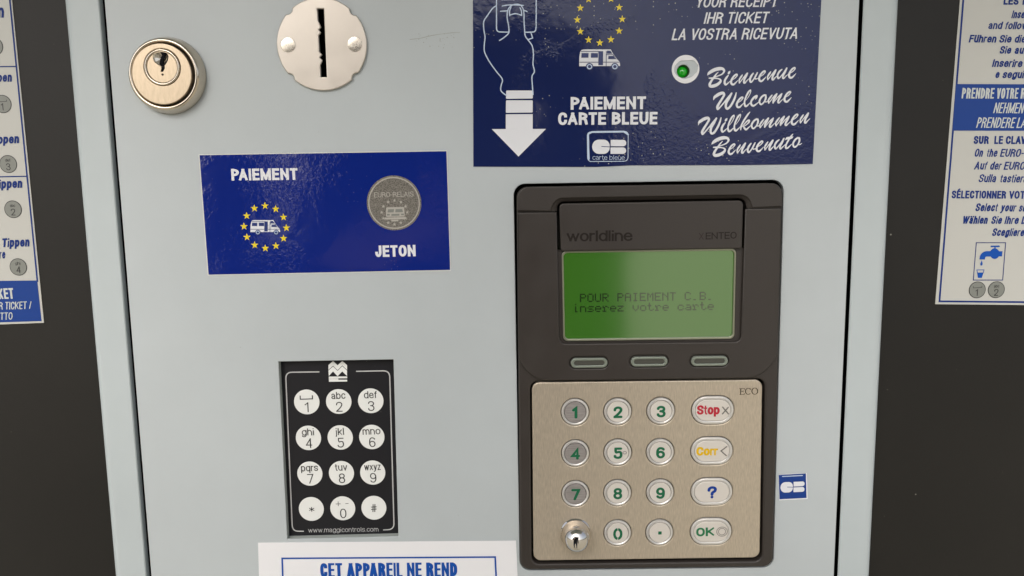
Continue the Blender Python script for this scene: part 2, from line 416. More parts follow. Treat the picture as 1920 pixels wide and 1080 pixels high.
def put(ink, s, A, B, cap, t=.16, slant=0, gap=.16, th=None, round_=False):
    u = (B - A); L = u.length; u.normalize(); v = Vector((-u.y, u.x))
    KN = {'PA': .16, 'LA': .05, 'AV': .12, 'VO': .05, 'TA': .13, 'CA': .04, 'AR': 0, 'RT': .04, 'YO': .06, 'P ': .05, 'AP': .02, ' T': .03, 'UT': .03}
    kn = [KN.get(a + b, 0) for a, b in zip(s, s[1:])] + [0]
    wn_ = sum(U[c][0] for c in s if c != ' ') - sum(kn); ng = len(s) - 1
    sp = sum(U[c][0] for c in s if c == ' ')
    g = gap * cap
    k = (L - g * ng * .6) / ((wn_ + sp) * cap) if L > g * ng else L / ((wn_ + sp + ng * gap) * cap)
    k = max(k, .2); g = (L - (wn_ + sp) * cap * k) / max(1, ng) if ng else 0
    th = th or t * .88; tan = math.tan(R(slant)); x = 0
    for ci, c in enumerate(s):
        w, sk = U[c]; w = w * cap * k
        tv = min(t * cap, w * {'N': .36, 'M': .27, 'W': .25, 'm': .27, 'w': .25}.get(c, .46 if t > .26 else .42)) if c not in 'Il1i.j' else min(t * cap, w * .98)
        thh = th * cap * min(1, tv / (t * cap) * 1.15)
        sk_ = skel(sk); ys = [p.y for pts, cl in sk_ for p in pts]
        lim = (-.02 * w, w * 1.02, thh / 2 + min(ys) * (cap - thh) - thh / 2, thh / 2 + max(ys) * (cap - thh) + thh / 2) if ys and not round_ and c not in '*' else None
        xf = lambda q, x=x: A + u * (x + q.x + q.y * tan) + v * q.y
        for pts, cl in sk_:
            Q = [Vector((tv / 2 + p.x * (w - tv) if w > tv else w / 2, thh / 2 + p.y * (cap - thh))) for p in pts]
            ink.ribbon(Q, [1] * len(Q), cl, True, (tv, thh), round_, lim, xf)
        x += w + g - kn[ci] * cap * k
def cr(P, n=6):
    """Catmull-Rom through (x, y, w) points"""
    P = [Vector(p) for p in P]; out = []
    for i in range(len(P) - 1):
        p0 = P[max(i - 1, 0)]; p1 = P[i]; p2 = P[i + 1]; p3 = P[min(i + 2, len(P) - 1)]
        for k in range(n):
            t = k / n
            out.append(.5 * ((2 * p1) + (-p0 + p2) * t + (2 * p0 - 5 * p1 + 4 * p2 - p3) * t * t + (-p0 + 3 * p1 - 3 * p2 + p3) * t**3))
    out.append(P[-1]); return out
PXM = H0 / FOC      # metres per photo pixel near the foot of the camera

# ------------------------------------------------------------------ ground
g = bpy.data.meshes.new('ground'); s_ = 60
g.from_pydata([(-s_, -s_, 0), (s_, -s_, 0), (s_, s_, 0), (-s_, s_, 0)], [], [(0, 1, 2, 3)])
tag(link('ground', g, 'gravel', None, (0, 0, -1.25)), kind='structure')

# ------------------------------------------------------------------ cabinet
cab = thing('payment_kiosk', 'light grey steel kiosk cabinet with charcoal side panels and a flush door', 'kiosk', xy=(0, -1.25))
ZT, ZB = .16, -.23
# door outline: photo pixels at the gap edges
def vx(px0, px1, z, h=0):
    """X of the straight upright line that passes photo pixels (px0, 0) and (px1, 1080), at height z"""
    a, b = at(px0, 0, h), at(px1, 1080, h); return a.x + (b.x - a.x) * (z - a.y) / (b.y - a.y)
dl = (vx(198, 281, ZT) + vx(198, 281, ZB)) / 2; dr = vx(1611.5, 1563.5, 0)
pl0, pl1 = (vx(124.5, 213, 0, -.0028), vx(187, 270, 0)); pr0, pr1 = vx(1619.5, 1571.5, 0), vx(1683, 1631, 0, -.0028)

term_hole = rrect(pq([(963, 345), (1470, 337), (1450, 1064), (975, 1070)]), .0052)
key_hole = pq([(522, 678), (737.7, 674), (747, 1005.8), (538.5, 1011)])
led_c = at(1281.2, 133.6); led_r = .0029
slot_c = at(603.2, 83.0, .0016)
lock_b = at(317.0, 142.6)
slot_pts = [(460, 65), (508, 65), (531, 578), (485, 578), (482, 490), (498, 452), (478, 430), (495, 410), (474, 385), (470, 265), (487, 243), (470, 222), (487, 205), (465, 150)]
slot_loop = [at(480 + x / 4, y / 4, .0015) for x, y in slot_pts]
slot_big = rrect([Vector((min(p.x for p in slot_loop) - .0006, min(p.y for p in slot_loop) - .0006)), Vector((max(p.x for p in slot_loop) + .0006, min(p.y for p in slot_loop) - .0006)),
                  Vector((max(p.x for p in slot_loop) + .0006, max(p.y for p in slot_loop) + .0006)), Vector((min(p.x for p in slot_loop) - .0006, max(p.y for p in slot_loop) + .0006))], 0)
door = [Vector((dl, ZB)), Vector((dr, ZB)), Vector((dr, ZT)), Vector((dl, ZT))]
me = plate_mesh([door, term_hole, key_hole, circ(led_c, led_r, 32), slot_big, circ(lock_b, .013, 40)], -.0035, 0, .0003)
link('door_panel', autosmooth(me), 'door paint', cab)
link('gap_backing', box_mesh(dl - .02, dr + .02, -.05, -.03, ZB, ZT), 'gap black', cab)  # added black backing box, stands in for the deep shade behind the door gaps
def post(x0, x1, outer):
    """pressed sheet post: square inner edge, softly rolled outer edge running back to the side panel"""
    prof = []; r = .0042
    xi, xo = (x1, x0) if outer < 0 else (x0, x1)
    prof.append((xi, -.0036 if outer < 0 else -.0006)); prof.append((xi, -.0004)); prof.append((xi + outer * .0004, 0))
    for k in range(9):
        a = R(90 * k / 8); prof.append((xo - outer * r + outer * r * math.sin(a), -r * (1 - math.cos(a)) * .9))
    prof.append((xo, -.03))
    vs = []; fs = []
    for z in (ZB, ZT):
        for x, h in prof: vs.append((x - (x0 + x1) / 2, -h, z))
    n = len(prof)
    for i in range(n - 1): fs.append((i, i + 1, n + i + 1, n + i))
    me = bpy.data.meshes.new('frame_post'); me.from_pydata(vs, [], fs)
    bm = bmesh.new(); bm.from_mesh(me); bmesh.ops.recalc_face_normals(bm, faces=bm.faces)
    for f in bm.faces:
        if abs(f.normal.y) > .9 and f.normal.y > 0: bmesh.ops.reverse_faces(bm, faces=bm.faces); break
    bm.to_mesh(me); bm.free()
    return link('frame_post', autosmooth(me, 40), 'post paint', cab, ((x0 + x1) / 2, 0, 0))
post(pl0, pl1, -1); post(pr0, pr1, 1)
SH = -.006      # side panels lie 6 mm behind the front
link('side_panel', box_mesh(pl0 - .20, pl0 - .0006, SH - .02, SH, ZB, ZT, .0012, (pl0 - .1, 0, 0)), 'side paint', cab, (pl0 - .1, 0, 0), 'charcoal side panel to the left of the door')
link('side_panel', box_mesh(pr1 + .0006, pr1 + .20, SH - .02, SH, ZB, ZT, .0012, (pr1 + .1, 0, 0)), 'side paint', cab, (pr1 + .1, 0, 0), 'charcoal side panel to the right of the door')
# the rest of the cabinet below and above the picture
link('cabinet_body', box_mesh(pl0 - .20, pr1 + .20, -.35, -.06, -1.25, .249, .002), 'side paint', cab)
link('lower_front', box_mesh(pl0 - .20, pr1 + .20, -.06, -.001, -1.25, ZB - .001, .002), 'door paint', cab)
link('upper_front', box_mesh(pl0 - .20, pr1 + .20, -.06, -.001, ZT + .001, .249, .002), 'door paint', cab)

link('roof_hood', box_mesh(pl0 - .22, pr1 + .22, -.35, .27, .25, .27, .004), 'door paint', cab)

# ------------------------------------------------------------------ the person who takes the picture, mirrored in the glossy surfaces
newmat('skin', (.52, .33, .25), .5); newmat('jacket cloth', (.018, .020, .026), .85); newmat('trouser cloth', (.03, .035, .055), .9)
newmat('hair', (.03, .02, .014), .6); newmat('shoe leather', (.02, .018, .016), .5); newmat('phone case', (.012, .012, .014), .25); newmat('eye', (.6, .6, .58), .2)
ph = thing('phone', 'black phone held level in front of the kiosk by the person', 'phone', xy=(.03, 0), h=.368)
me = box_mesh(-.045, .115, .3635, .372, -.062, .014, .003); link('phone_body', me, 'phone case', ph)
def skin_mesh(joints, bones, mats, pick, sub=2):
    me = bpy.data.meshes.new('body'); names = list(joints)
    me.from_pydata([joints[k][:3] for k in names], [(names.index(a), names.index(b)) for a, b in bones], [])
    o = bpy.data.objects.new('tmp', me); col.objects.link(o)
    md = o.modifiers.new('s', 'SKIN'); md.use_smooth_shade = True; md.branch_smoothing = .5
    for i, k in enumerate(names):
        r = joints[k][3]; me.skin_vertices[0].data[i].radius = r if isinstance(r, tuple) else (r, r); me.skin_vertices[0].data[i].use_root = i == 0
    o.modifiers.new('b', 'SUBSURF').levels = sub
    dg = bpy.context.evaluated_depsgraph_get(); out = bpy.data.meshes.new_from_object(o.evaluated_get(dg)); bpy.data.objects.remove(o)
    out.materials.clear()
    for m_ in mats: out.materials.append(MATS[m_])
    for p in out.polygons: p.use_smooth = True; p.material_index = pick(p.center)
    return out
PX, PY = -.122, -.66
J = {'pelvis': (PX, PY - .02, -.34, (.185, .12)), 'waist': (PX, PY - .01, -.16, (.205, .12)), 'chest': (PX, PY, .06, (.20, .13)), 'collar': (PX, PY, .17, (.12, .09)),
     'neck': (PX, PY + .01, .25, .055), 'skull': (PX, PY + .03, .36, (.075, .09)), 'crown': (PX, PY + .02, .45, (.065, .08))}
B = [('pelvis', 'waist'), ('waist', 'chest'), ('chest', 'collar'), ('collar', 'neck'), ('neck', 'skull'), ('skull', 'crown')]
for s2, n2, wx in ((-1, 'l', -.055), (1, 'r', .125)):
    J.update({n2 + 'sho': (PX + s2 * .21, PY, .15, .062), n2 + 'elb': (PX + s2 * .245, PY + .07, -.13, .048), n2 + 'wri': (wx + s2 * .045, -.46, -.05, .028), n2 + 'palm': (wx + s2 * .03, -.41, -.03, (.038, .02)),
              n2 + 'hip': (PX + s2 * .10, PY - .02, -.42, .085), n2 + 'kne': (PX + s2 * .13, PY + .01, -.80, .058), n2 + 'ank': (PX + s2 * .14, PY - .02, -1.17, .042), n2 + 'toe': (PX + s2 * .16, PY + .16, -1.215, .035)})
    if s2 > 0: J.update({'relb': (PX + .215, PY - .02, -.13, .066), 'rwri': (PX + .235, PY + .05, -.34, .040), 'rpalm': (PX + .235, PY + .07, -.44, (.022, .036))})
    B += [('collar', n2 + 'sho'), (n2 + 'sho', n2 + 'elb'), (n2 + 'elb', n2 + 'wri'), (n2 + 'wri', n2 + 'palm'), ('pelvis', n2 + 'hip'), (n2 + 'hip', n2 + 'kne'), (n2 + 'kne', n2 + 'ank'), (n2 + 'ank', n2 + 'toe')]
def pick(c):
    if c.z > .21 or c.y > -.475 or (c.z < -.385 and c.x > PX + .205): return 0
    if c.z > -.36: return 1
    return 2 if c.z > -1.15 else 3
man = thing('person', 'person in a dark jacket standing before the kiosk holding up a phone', 'person', xy=(0, 0))
man.location = (PX, PY, -1.25); WL[man] = Vector(man.location)
link('body', skin_mesh(J, B, ('skin', 'jacket cloth', 'trouser cloth', 'shoe leather'), pick), None, man)
for s2, wx in ((-1, -.055),):
    for i, (ln, zz_) in enumerate(((.075, .012), (.082, -.006), (.078, -.024), (.062, -.040))):
        x0 = wx + s2 * .022; q = {'a': (x0, -.40, zz_ - .012, .009), 'b': (x0 - s2 * .002, -.40 + ln * .45, zz_ - .012, .0085), 'c': (x0 - s2 * .022, -.40 + ln * .62, zz_ - .012, .008), 'd': (x0 - s2 * .04, -.40 + ln * .60, zz_ - .012, .007)}
        q = {k_: (v_[0], min(v_[1], -.352), v_[2], v_[3]) for k_, v_ in q.items()}
        link('finger', skin_mesh(q, [('a', 'b'), ('b', 'c'), ('c', 'd')], ('skin',), lambda c: 0, 1), None, man)
    q = {'a': (wx + s2 * .02, -.415, -.02, .011), 'b': (wx - s2 * .005, -.392, .005, .010), 'c': (wx - s2 * .03, -.386, .004, .008)}
    link('thumb', skin_mesh(q, [('a', 'b'), ('b', 'c')], ('skin',), lambda c: 0, 1), None, man)
for i, (dy_, ln) in enumerate(((.030, .07), (.010, .08), (-.010, .075), (-.028, .06))):
    hx, hy, hz = PX + .235, PY + .07 + dy_, -.47
    link('finger', skin_mesh({'a': (hx, hy, hz, .010), 'b': (hx - .004, hy, hz - ln * .5, .009), 'c': (hx - .014, hy + .004, hz - ln, .007)}, [('a', 'b'), ('b', 'c')], ('skin',), lambda c: 0, 1), None, man)
link('thumb', skin_mesh({'a': (PX + .228, PY + .105, -.42, .011), 'b': (PX + .218, PY + .122, -.455, .010), 'c': (PX + .212, PY + .124, -.485, .008)}, [('a', 'b'), ('b', 'c')], ('skin',), lambda c: 0, 1), None, man)
bm = bmesh.new(); bmesh.ops.create_uvsphere(bm, u_segments=24, v_segments=16, radius=1)
for v_ in bm.verts: v_.co = (v_.co.x * .086, v_.co.y * .105 - .018, v_.co.z * .085 + .02)
bmesh.ops.delete(bm, geom=[v_ for v_ in bm.verts if v_.co.z < -.02 and v_.co.y > -.04], context='VERTS')
me = bpy.data.meshes.new('hair'); bm.to_mesh(me); bm.free()
for p in me.polygons: p.use_smooth = True
link('hair', me, 'hair', man, (PX, PY + .02, .43))
for dx in (-.032, .032):
    bm = bmesh.new(); bmesh.ops.create_uvsphere(bm, u_segments=12, v_segments=8, radius=.011); me = bpy.data.meshes.new('eye'); bm.to_mesh(me); bm.free()
    link('eye', me, 'eye', man, (PX + dx, PY + .113, .372))
link('nose', skin_mesh({'a': (PX, PY + .115, .37, .008), 'b': (PX, PY + .135, .335, .013)}, [('a', 'b')], ('skin',), lambda c: 0, 1), None, man)

# ------------------------------------------------------------------ lock cylinder
lk_h = .0074
lock = thing('lock_cylinder', 'round brass coloured lock with keyhole at the upper left of the grey door', 'lock', xy=lock_b)
L0 = (lock_b.x, 0, lock_b.y)
link('escutcheon', lathe_mesh([(.0129, -.003), (.0169, .0001), (.0171, .0006), (.0169, .0016), (.0164, .0034), (.0160, .0048), (.0155, .0057), (.0149, .0062), (.0143, .0061), (.0139, .0055), (.0136, .0045), (.0134, .003)], 96), 'lock ring', lock, L0)
face_c = lock_b + Vector((-.0004, -.0000))
pc = at(303.6, 125.9, .0068)
fr = .01325
link('face', autosmooth(plate_mesh([circ(face_c, fr, 80), circ(pc, .0081, 56)], .002, .0066, .0003, face_c)), 'lock nickel', lock, (face_c.x, 0, face_c.y))
link('plug_ring', lathe_mesh([(.0080, .0050), (.0079, .0066), (.0077, .0070), (.0072, .0071), (.0069, .0068), (.0068, .0062), (.0068, .005)], 64), 'lock ring', lock, (pc.x, 0, pc.y))
def z6(x, y, h): return at(230 + x / 6.547, 60 + y / 6.547, h)
kw = [(432, 217), (512, 217), (514, 300), (490, 345), (492, 395), (520, 402), (520, 450), (500, 492), (460, 490), (475, 450), (474, 425), (448, 395), (456, 335), (480, 285), (464, 258)]
cs = z6(468, 310, .0068)
kwl = [z6(x, y, .0066) for x, y in kw]
link('plug', autosmooth(plate_mesh([circ(pc, .0067, 56), [z6(x, y, .0066) for x, y in
     [(515, 218), (545, 250), (568, 300), (560, 350), (535, 395), (520, 410), (520, 450), (500, 492), (460, 490), (472, 450), (468, 425), (430, 405), (390, 375), (368, 330), (368, 285), (385, 250), (425, 218)]]], .003, .0066, .0001, pc)), 'lock nickel', lock, (pc.x, 0, pc.y))
cm = lathe_mesh([(.0041, .0064), (.0033, .0057), (.0016, .0048), (0, .0044)], 12)
for p in cm.polygons: p.use_smooth = False
link('countersink', cm, 'screw metal', lock, (cs.x, 0, cs.y))
plate('keyway', [kwl], .0052, .0063, 'gap black', lock)
dot = z6(490, 522, .0066); link('pin_mark', lathe_mesh([(.00055, .0062), (.0005, .00672), (0, .0067)], 16), 'laser brown', lock, (dot.x, 0, dot.y))

# ------------------------------------------------------------------ coin slot
slot = thing('coin_slot', 'round notched steel plate with a black vertical token slot, top of the door', 'coin slot', xy=slot_c)
rad = 82.6 * PXM * .985
nts = [(240, 75), (740, 75), (250, 590), (757, 585)]
pts = []
for i in range(900):
    a = 2 * math.pi * i / 900; p = slot_c + Vector((rad * math.cos(a), rad * math.sin(a)))
    for x, y in nts:
        c0 = at(480 + x / 4, y / 4, .0015); c = slot_c + (c0 - slot_c).normalized() * (86.2 * PXM); rr = .00235
        dlt = p - c
        if dlt.length < rr:
            # push the rim onto the notch circle, towards the plate centre
            d = (slot_c - c).normalized(); t = dlt.dot(Vector((-d.y, d.x)))
            p = c + Vector((-d.y, d.x)) * t + d * math.sqrt(max(rr * rr - t * t, 0))
    pts.append(p)
link('slot_plate', autosmooth(plate_mesh([pts, slot_loop], 0.0001, .0016, .0004, slot_c)), 'slot plate', slot, (slot_c.x, 0, slot_c.y))
plate('slot_lining', [slot_big], -.012, -.010, 'gap black', slot)
rv = lathe_mesh([(.0033, .0014), (.0033, .00175), (.0031, .0018)], 40)
rv2 = lathe_mesh([(.00312, .0018), (0, .00205)], 24)
for x, y in ((240, 336), (740, 331)):
    c = at(480 + x / 4, y / 4, .0016); o = link('rivet', rv, 'slot plate', slot, (c.x, 0, c.y)); link('rivet_head', rv2, 'screw metal', o, (c.x, 0, c.y))

# glue mark beside the slot
sm = Ink(.00006)
sm.ribbon([at(480 + x / 4, y / 4) for x, y in ((1155, 296), (1230, 288), (1320, 266), (1400, 254), (1470, 246), (1530, 244))], [.0002, .00016, .00022, .0001, .0002, .0001])
for k in range(34):
    p = at(random.uniform(775, 862), random.uniform(62, 90)); sm.poly(circ(p, random.uniform(.00006, .00022), 6))
o = sm.obj('glue_mark', 'glue grey', None); tag(o, 'faint thin scuff mark on the grey door between the coin slot and the navy sticker', 'scuff mark')

# ------------------------------------------------------------------ pictograms
def star_mesh(r):
    pts = [(r * (1 if i % 2 == 0 else .40) * math.sin(math.pi * i / 5), 0, r * (1 if i % 2 == 0 else .40) * math.cos(math.pi * i / 5)) for i in range(10)]
    me = bpy.data.meshes.new('star'); me.from_pydata([(0, 0, 0)] + pts, [], [(0, 1 + (i + 1) % 10, 1 + i) for i in range(10)])
    return me
def stars(me, c, rx, ry, h, mat, parent, a0=0):
    for k in range(12):
        a = a0 + k * math.pi / 6
        link('star', me, mat, parent, (c.x + rx * math.sin(a), -h, c.y + ry * math.cos(a)))
def van(parent, f, h, blue):
    """motorhome pictogram; f maps zoom coordinates (1150..1565, 490..700) to the plane"""
    a = Ink(h); b = Ink(h + 9e-5)
    P = lambda L: [f(x, y) for x, y in L]
    a.poly(P([(1152, 662), (1153, 570), (1163, 515), (1175, 500), (1195, 494), (1468, 494), (1488, 532), (1530, 592), (1556, 618), (1562, 660)]))
    for q in ([(1175, 531), (1246, 531), (1244, 577), (1173, 577)], [(1270, 531), (1339, 531), (1339, 577), (1268, 577)], [(1345, 512), (1391, 512), (1390, 652), (1343, 652)],
              [(1430, 507), (1464, 507), (1484, 537), (1428, 537)], [(1444, 560), (1494, 560), (1514, 591), (1442, 591)]): b.poly(P(q))
    lw = (f(6, 0) - f(0, 0)).length
    for q in ([(1166, 514), (1345, 514)], [(1155, 622), (1343, 622)], [(1391, 622), (1556, 622)], [(1423, 512), (1421, 662)], [(1424, 547), (1490, 547), (1520, 592)]): b.ribbon(P(q), [lw] * len(q), cap=False)
    for cx in (1255, 1508):
        b.poly([f(cx + 37 * math.cos(R(t)), 666 + 36 * math.sin(R(t))) for t in range(0, 360, 15)])
    a.obj('van_pictogram', 'ink white', parent); b.obj('van_detail', blue, parent)
    w = Ink(h + 1.8e-4); w2 = Ink(h + 2.6e-4)
    for cx in (1255, 1508):
        w.poly([f(cx + 27 * math.cos(R(t)), 667 + 26 * math.sin(R(t))) for t in range(0, 360, 15)])
        w2.poly([f(cx + 17 * math.cos(R(t)), 667 + 16 * math.sin(R(t))) for t in range(0, 360, 15)])
    w.obj('van_wheels', 'ink pale blue', parent); w2.obj('van_hubs', blue, parent)
def cb_logo(parent, f, h, mat='ink white', line='ink navy'):
    """rounded C and B; f maps (0..340, 0..145)"""
    a = Ink(h); P = lambda L: [f(x, y) for x, y in L]
    def rr(x0, y0, x1, y1, r):
        out = []
        for cx, cy, a0, q in ((x1 - r[1], y0 + r[1], -90, r[1]), (x1 - r[2], y1 - r[2], 0, r[2]), (x0 + r[3], y1 - r[3], 90, r[3]), (x0 + r[0], y0 + r[0], 180, r[0])):
            for k in range(7): t = R(a0 + 15 * k); out.append((cx + q * math.cos(t), cy + q * math.sin(t)))
        return out
    a.poly(P(rr(0, 0, 175, 143, (68, 62, 62, 68)))); a.poly(P(rr(185, 2, 340, 66, (3, 30, 30, 3)))); a.poly(P(rr(183, 78, 338, 143, (3, 30, 30, 3))))
    a.obj('card_logo', mat, parent)
    b = Ink(h + 9e-5); b.ribbon(P([(92, 68), (190, 74)]), [(f(7, 0) - f(0, 0)).length] * 2, cap=False); b.obj('logo_line', line, parent)

# ------------------------------------------------------------------ big navy sticker
ST = .00025
hs_ = ST + .00008
nav = thing('instruction_sticker', 'large navy sticker with hand outline, white arrow and script welcome words above the terminal', 'sticker', px=(1205, 150))
led_hole = [(345, 660), (400, 605), (470, 605), (535, 597), (583, 650), (575, 712), (520, 770), (440, 795), (375, 765), (340, 720)]
def z2(x, y, h=0): return at(1200 + x / 5.3333, y / 5.3333, h)
ringc = z2(455, 692, ST)
plate('film', [pq([(886.5, -70), (1543.6, -70), (1524, 307.5), (1400, 309.5), (1180, 310), (1120, 313), (887.5, 312.5)], ST), circ(ringc, .0058, 40)], .00003, ST, 'navy vinyl', nav)
plate('led_surround', [circ(ringc, .00625, 48), rrect([z2(x, y, ST) for x, y in led_hole], .0008, 4)], .00004, ST + .00012, 'sheet white', nav)
def z1(x, y, h=hs_): return at(870 + x / 5.3333, y / 5.3333, h)
hand = Ink(hs_)
wl = 11 / 5.3333 * PXM
def line(pts, w=wl, smooth=True, ink=None, f=z1):
    q = cr([(x, y, 1) for x, y in pts], 5) if smooth else [Vector((x, y, 1)) for x, y in pts]
    (ink or hand).ribbon([f(p.x, p.y) for p in q], [w] * len(q), round_=True)
line([(325, -250), (325, 60), (325, 200), (326, 290), (345, 316), (380, 320), (445, 321)]); line([(722, -250), (722, 60), (721, 200), (720, 285), (706, 315), (670, 322), (612, 322)])
line([(382, 60), (450, 50), (530, 50), (595, 54)]); line([(366, 113), (440, 108)], smooth=False); line([(600, 104), (632, 117)], smooth=False)
line([(355, 405), (400, 375), (440, 340), (450, 310), (445, 250), (432, 180), (436, 110), (465, 62), (520, 42), (570, 55), (597, 115), (601, 220), (606, 300), (613, 360), (645, 405), (682, 460), (694, 540), (690, 640), (704, 715), (680, 765), (684, 860), (690, 945)])
line([(470, 70), (456, 110), (457, 155)]); line([(457, 152), (515, 136), (577, 155)]); line([(577, 155), (574, 110), (560, 78)])
line([(325, 57), (285, 85), (235, 155), (198, 215), (198, 290), (210, 370), (203, 450), (206, 520), (250, 610), (320, 710), (383, 793), (371, 855), (371, 910), (425, 956)])
line([(668, 322), (686, 380), (640, 397)], smooth=False); line([(372, -3), (440, -6), (500, -4)])
hand.obj('hand_outline', 'ink pale blue', nav)
arr = Ink(hs_)
for q in ([(422, 905), (688, 905), (688, 985), (420, 988)], [(420, 1003), (687, 1003), (687, 1125), (418, 1128)]): arr.poly(rrect([z1(*p) for p in q], .0004, 3))
arr.poly([z1(x, y) for x, y in ((418, 1143), (687, 1141), (687, 1290))] + [z1(418, 1290)]); arr.poly([z1(278, 1291), z1(820, 1289), z1(545, 1565)])
arr.obj('arrow', 'ink white', nav)
for s, p0, p1, cap, t, sl in (('PAIEMENT', (1070, 205.8), (1211, 204.6), 24, .235, 0), ('CARTE BLEUE', (1046.5, 234.4), (1232.5, 233.2), 23.5, .235, 0),
                              ('YOUR RECEIPT', (1303.5, 14.2), (1456, 12.8), 21, .155, 13), ('IHR TICKET', (1318.7, 44.6), (1438.5, 43.4), 21.5, .155, 13),
                              ('LA VOSTRA RICEVUTA', (1259, 75.4), (1494, 73), 21.5, .155, 13)):
    k = Ink(hs_); write(k, s, p0, p1, cap, t, sl); k.obj('lettering', 'ink white', nav)
stars(star_mesh(7.0 * PXM), at(1124.6, 36.5, hs_), 40.5 * PXM, 40.8 * PXM, hs_, 'ink yellow', nav)
van(nav, lambda x, y: z1(x, y), hs_, 'ink navy')
# card emblem
def z3(x, y, h=hs_): return at(870 + x / 5.3333, 150 + y / 5.3333, h)
em = Ink(hs_)
ol = [(1232, 560), (1250, 520), (1600, 512), (1640, 535), (1645, 600), (1635, 800), (1250, 815), (1230, 780)]
P = rrect([z3(x, y) for x, y in ((1232, 520), (1642, 512), (1640, 812), (1236, 815))], .0017, 5)
em.ribbon(P, [.0003] * len(P), True)
for q in (((1240, 560), (1245, 535), (1280, 520), (1400, 518), (1600, 516), (1640, 545)), ((1242, 560), (1244, 680), (1248, 790))):
    em.ribbon([z3(x, y) for x, y in q], [.0008] * len(q), round_=True)
em.obj('card_outline', 'ink pale blue', nav)
cb_logo(nav, lambda x, y: z3(1282 + x, 596 + y), hs_)
k = Ink(hs_ + .0001); put(k, 'carte bleue', z3(1285, 797), z3(1605, 800), .0021, .09, 0); k.obj('lettering', 'ink pale blue', nav)
# brush script words
BS = {
'B': [[(262, 490, 15), (300, 440, 70), (370, 385, 88), (480, 328, 95), (620, 296, 92), (715, 305, 72), (760, 365, 58), (710, 450, 40), (600, 505, 30), (480, 545, 25)],
      [(585, 400, 12), (520, 465, 36), (450, 560, 50), (380, 660, 60), (330, 760, 72), (350, 820, 76), (450, 812, 88), (570, 760, 80), (650, 680, 62), (640, 620, 44), (560, 590, 32), (440, 580, 48), (315, 582, 36)]],
'i': [[(880, 500, 30), (830, 560, 56), (780, 650, 58), (775, 730, 62), (805, 775, 50), (860, 740, 36), (930, 675, 20)], [(885, 450, 40), (905, 415, 66), (930, 375, 25)]],
'e': [[(985, 640, 16), (1080, 580, 24), (1145, 500, 34), (1125, 468, 46), (1050, 520, 50), (985, 620, 56), (965, 710, 60), (1000, 765, 56), (1060, 755, 50), (1150, 665, 22), (1170, 640, 15)]],
'n': [[(1300, 485, 30), (1260, 545, 50), (1210, 630, 42), (1213, 725, 34)], [(1215, 722, 34), (1270, 650, 26), (1350, 545, 30), (1445, 440, 48)],
      [(1450, 435, 45), (1410, 510, 66), (1360, 620, 54), (1345, 705, 54), (1375, 722, 44), (1430, 660, 30), (1500, 595, 16)]],
'v': [[(1625, 435, 36), (1570, 510, 56), (1530, 600, 56), (1535, 680, 52), (1570, 695, 44), (1640, 610, 34), (1700, 500, 40), (1750, 415, 30)], [(1745, 420, 36), (1705, 500, 46), (1675, 570, 40), (1700, 605, 30), (1790, 575, 16)]],
'u': [[(1050, 325, 30), (980, 385, 52), (925, 480, 50), (925, 560, 52), (950, 592, 44), (1010, 540, 30), (1100, 425, 30), (1195, 285, 40)],
      [(1195, 285, 40), (1140, 400, 56), (1085, 510, 50), (1075, 575, 50), (1100, 592, 40), (1160, 535, 28), (1235, 465, 14)]],
'W': [[(282, 515, 12), (310, 440, 66), (370, 390, 84), (460, 335, 86), (560, 310, 80), (600, 360, 62), (550, 460, 60), (460, 600, 64), (400, 720, 72), (410, 790, 52), (470, 740, 40), (600, 590, 38), (730, 440, 62), (825, 315, 44)],
      [(820, 320, 50), (740, 460, 76), (665, 600, 66), (650, 720, 62), (695, 775, 62), (780, 710, 60), (870, 560, 60), (925, 430, 52), (960, 300, 26)]],
'l': [[(1250, 520, 14), (1330, 410, 20), (1385, 290, 24), (1385, 220, 30), (1320, 285, 52), (1245, 430, 46), (1205, 580, 46), (1220, 680, 58), (1260, 700, 52), (1320, 650, 36), (1390, 580, 16)]],
'c': [[(1530, 500, 14), (1560, 440, 50), (1570, 390, 46), (1490, 440, 62), (1410, 545, 54), (1405, 640, 54), (1460, 690, 52), (1540, 650, 40), (1640, 565, 16)]],
'o': [[(1840, 370, 40), (1760, 390, 50), (1690, 460, 52), (1650, 560, 50), (1680, 640, 46), (1730, 635, 44), (1800, 560, 40), (1840, 460, 54), (1835, 380, 44), (1790, 365, 40)], [(1800, 555, 30), (1850, 575, 28), (1910, 530, 14)]],
'm': [[(755, 372, 30), (700, 440, 50), (645, 530, 44), (655, 612, 36)], [(655, 605, 32), (720, 530, 26), (800, 420, 30), (895, 335, 44)], [(895, 335, 44), (850, 420, 64), (800, 520, 54), (785, 600, 40)],
      [(785, 595, 34), (860, 515, 26), (940, 420, 30), (1040, 335, 40)], [(1045, 330, 36), (1000, 420, 58), (950, 510, 54), (935, 580, 52), (960, 600, 40), (1010, 555, 30), (1090, 480, 14)]],
'k': [[(1685, 160, 20), (1620, 240, 46), (1520, 390, 52), (1430, 560, 46), (1410, 685, 34)], [(1410, 640, 18), (1500, 540, 28), (1600, 430, 40), (1660, 405, 46), (1655, 460, 44), (1590, 530, 28), (1500, 590, 24)],
      [(1490, 590, 26), (1530, 650, 56), (1575, 680, 52), (1640, 625, 34), (1705, 565, 16)]],
't': [[(1375, 180, 22), (1320, 250, 46), (1240, 370, 46), (1180, 490, 46), (1165, 575, 52), (1195, 605, 50), (1260, 560, 36), (1340, 480, 18)], [(1158, 345, 22), (1200, 310, 66), (1270, 300, 72), (1340, 285, 56), (1378, 258, 20)]],
}
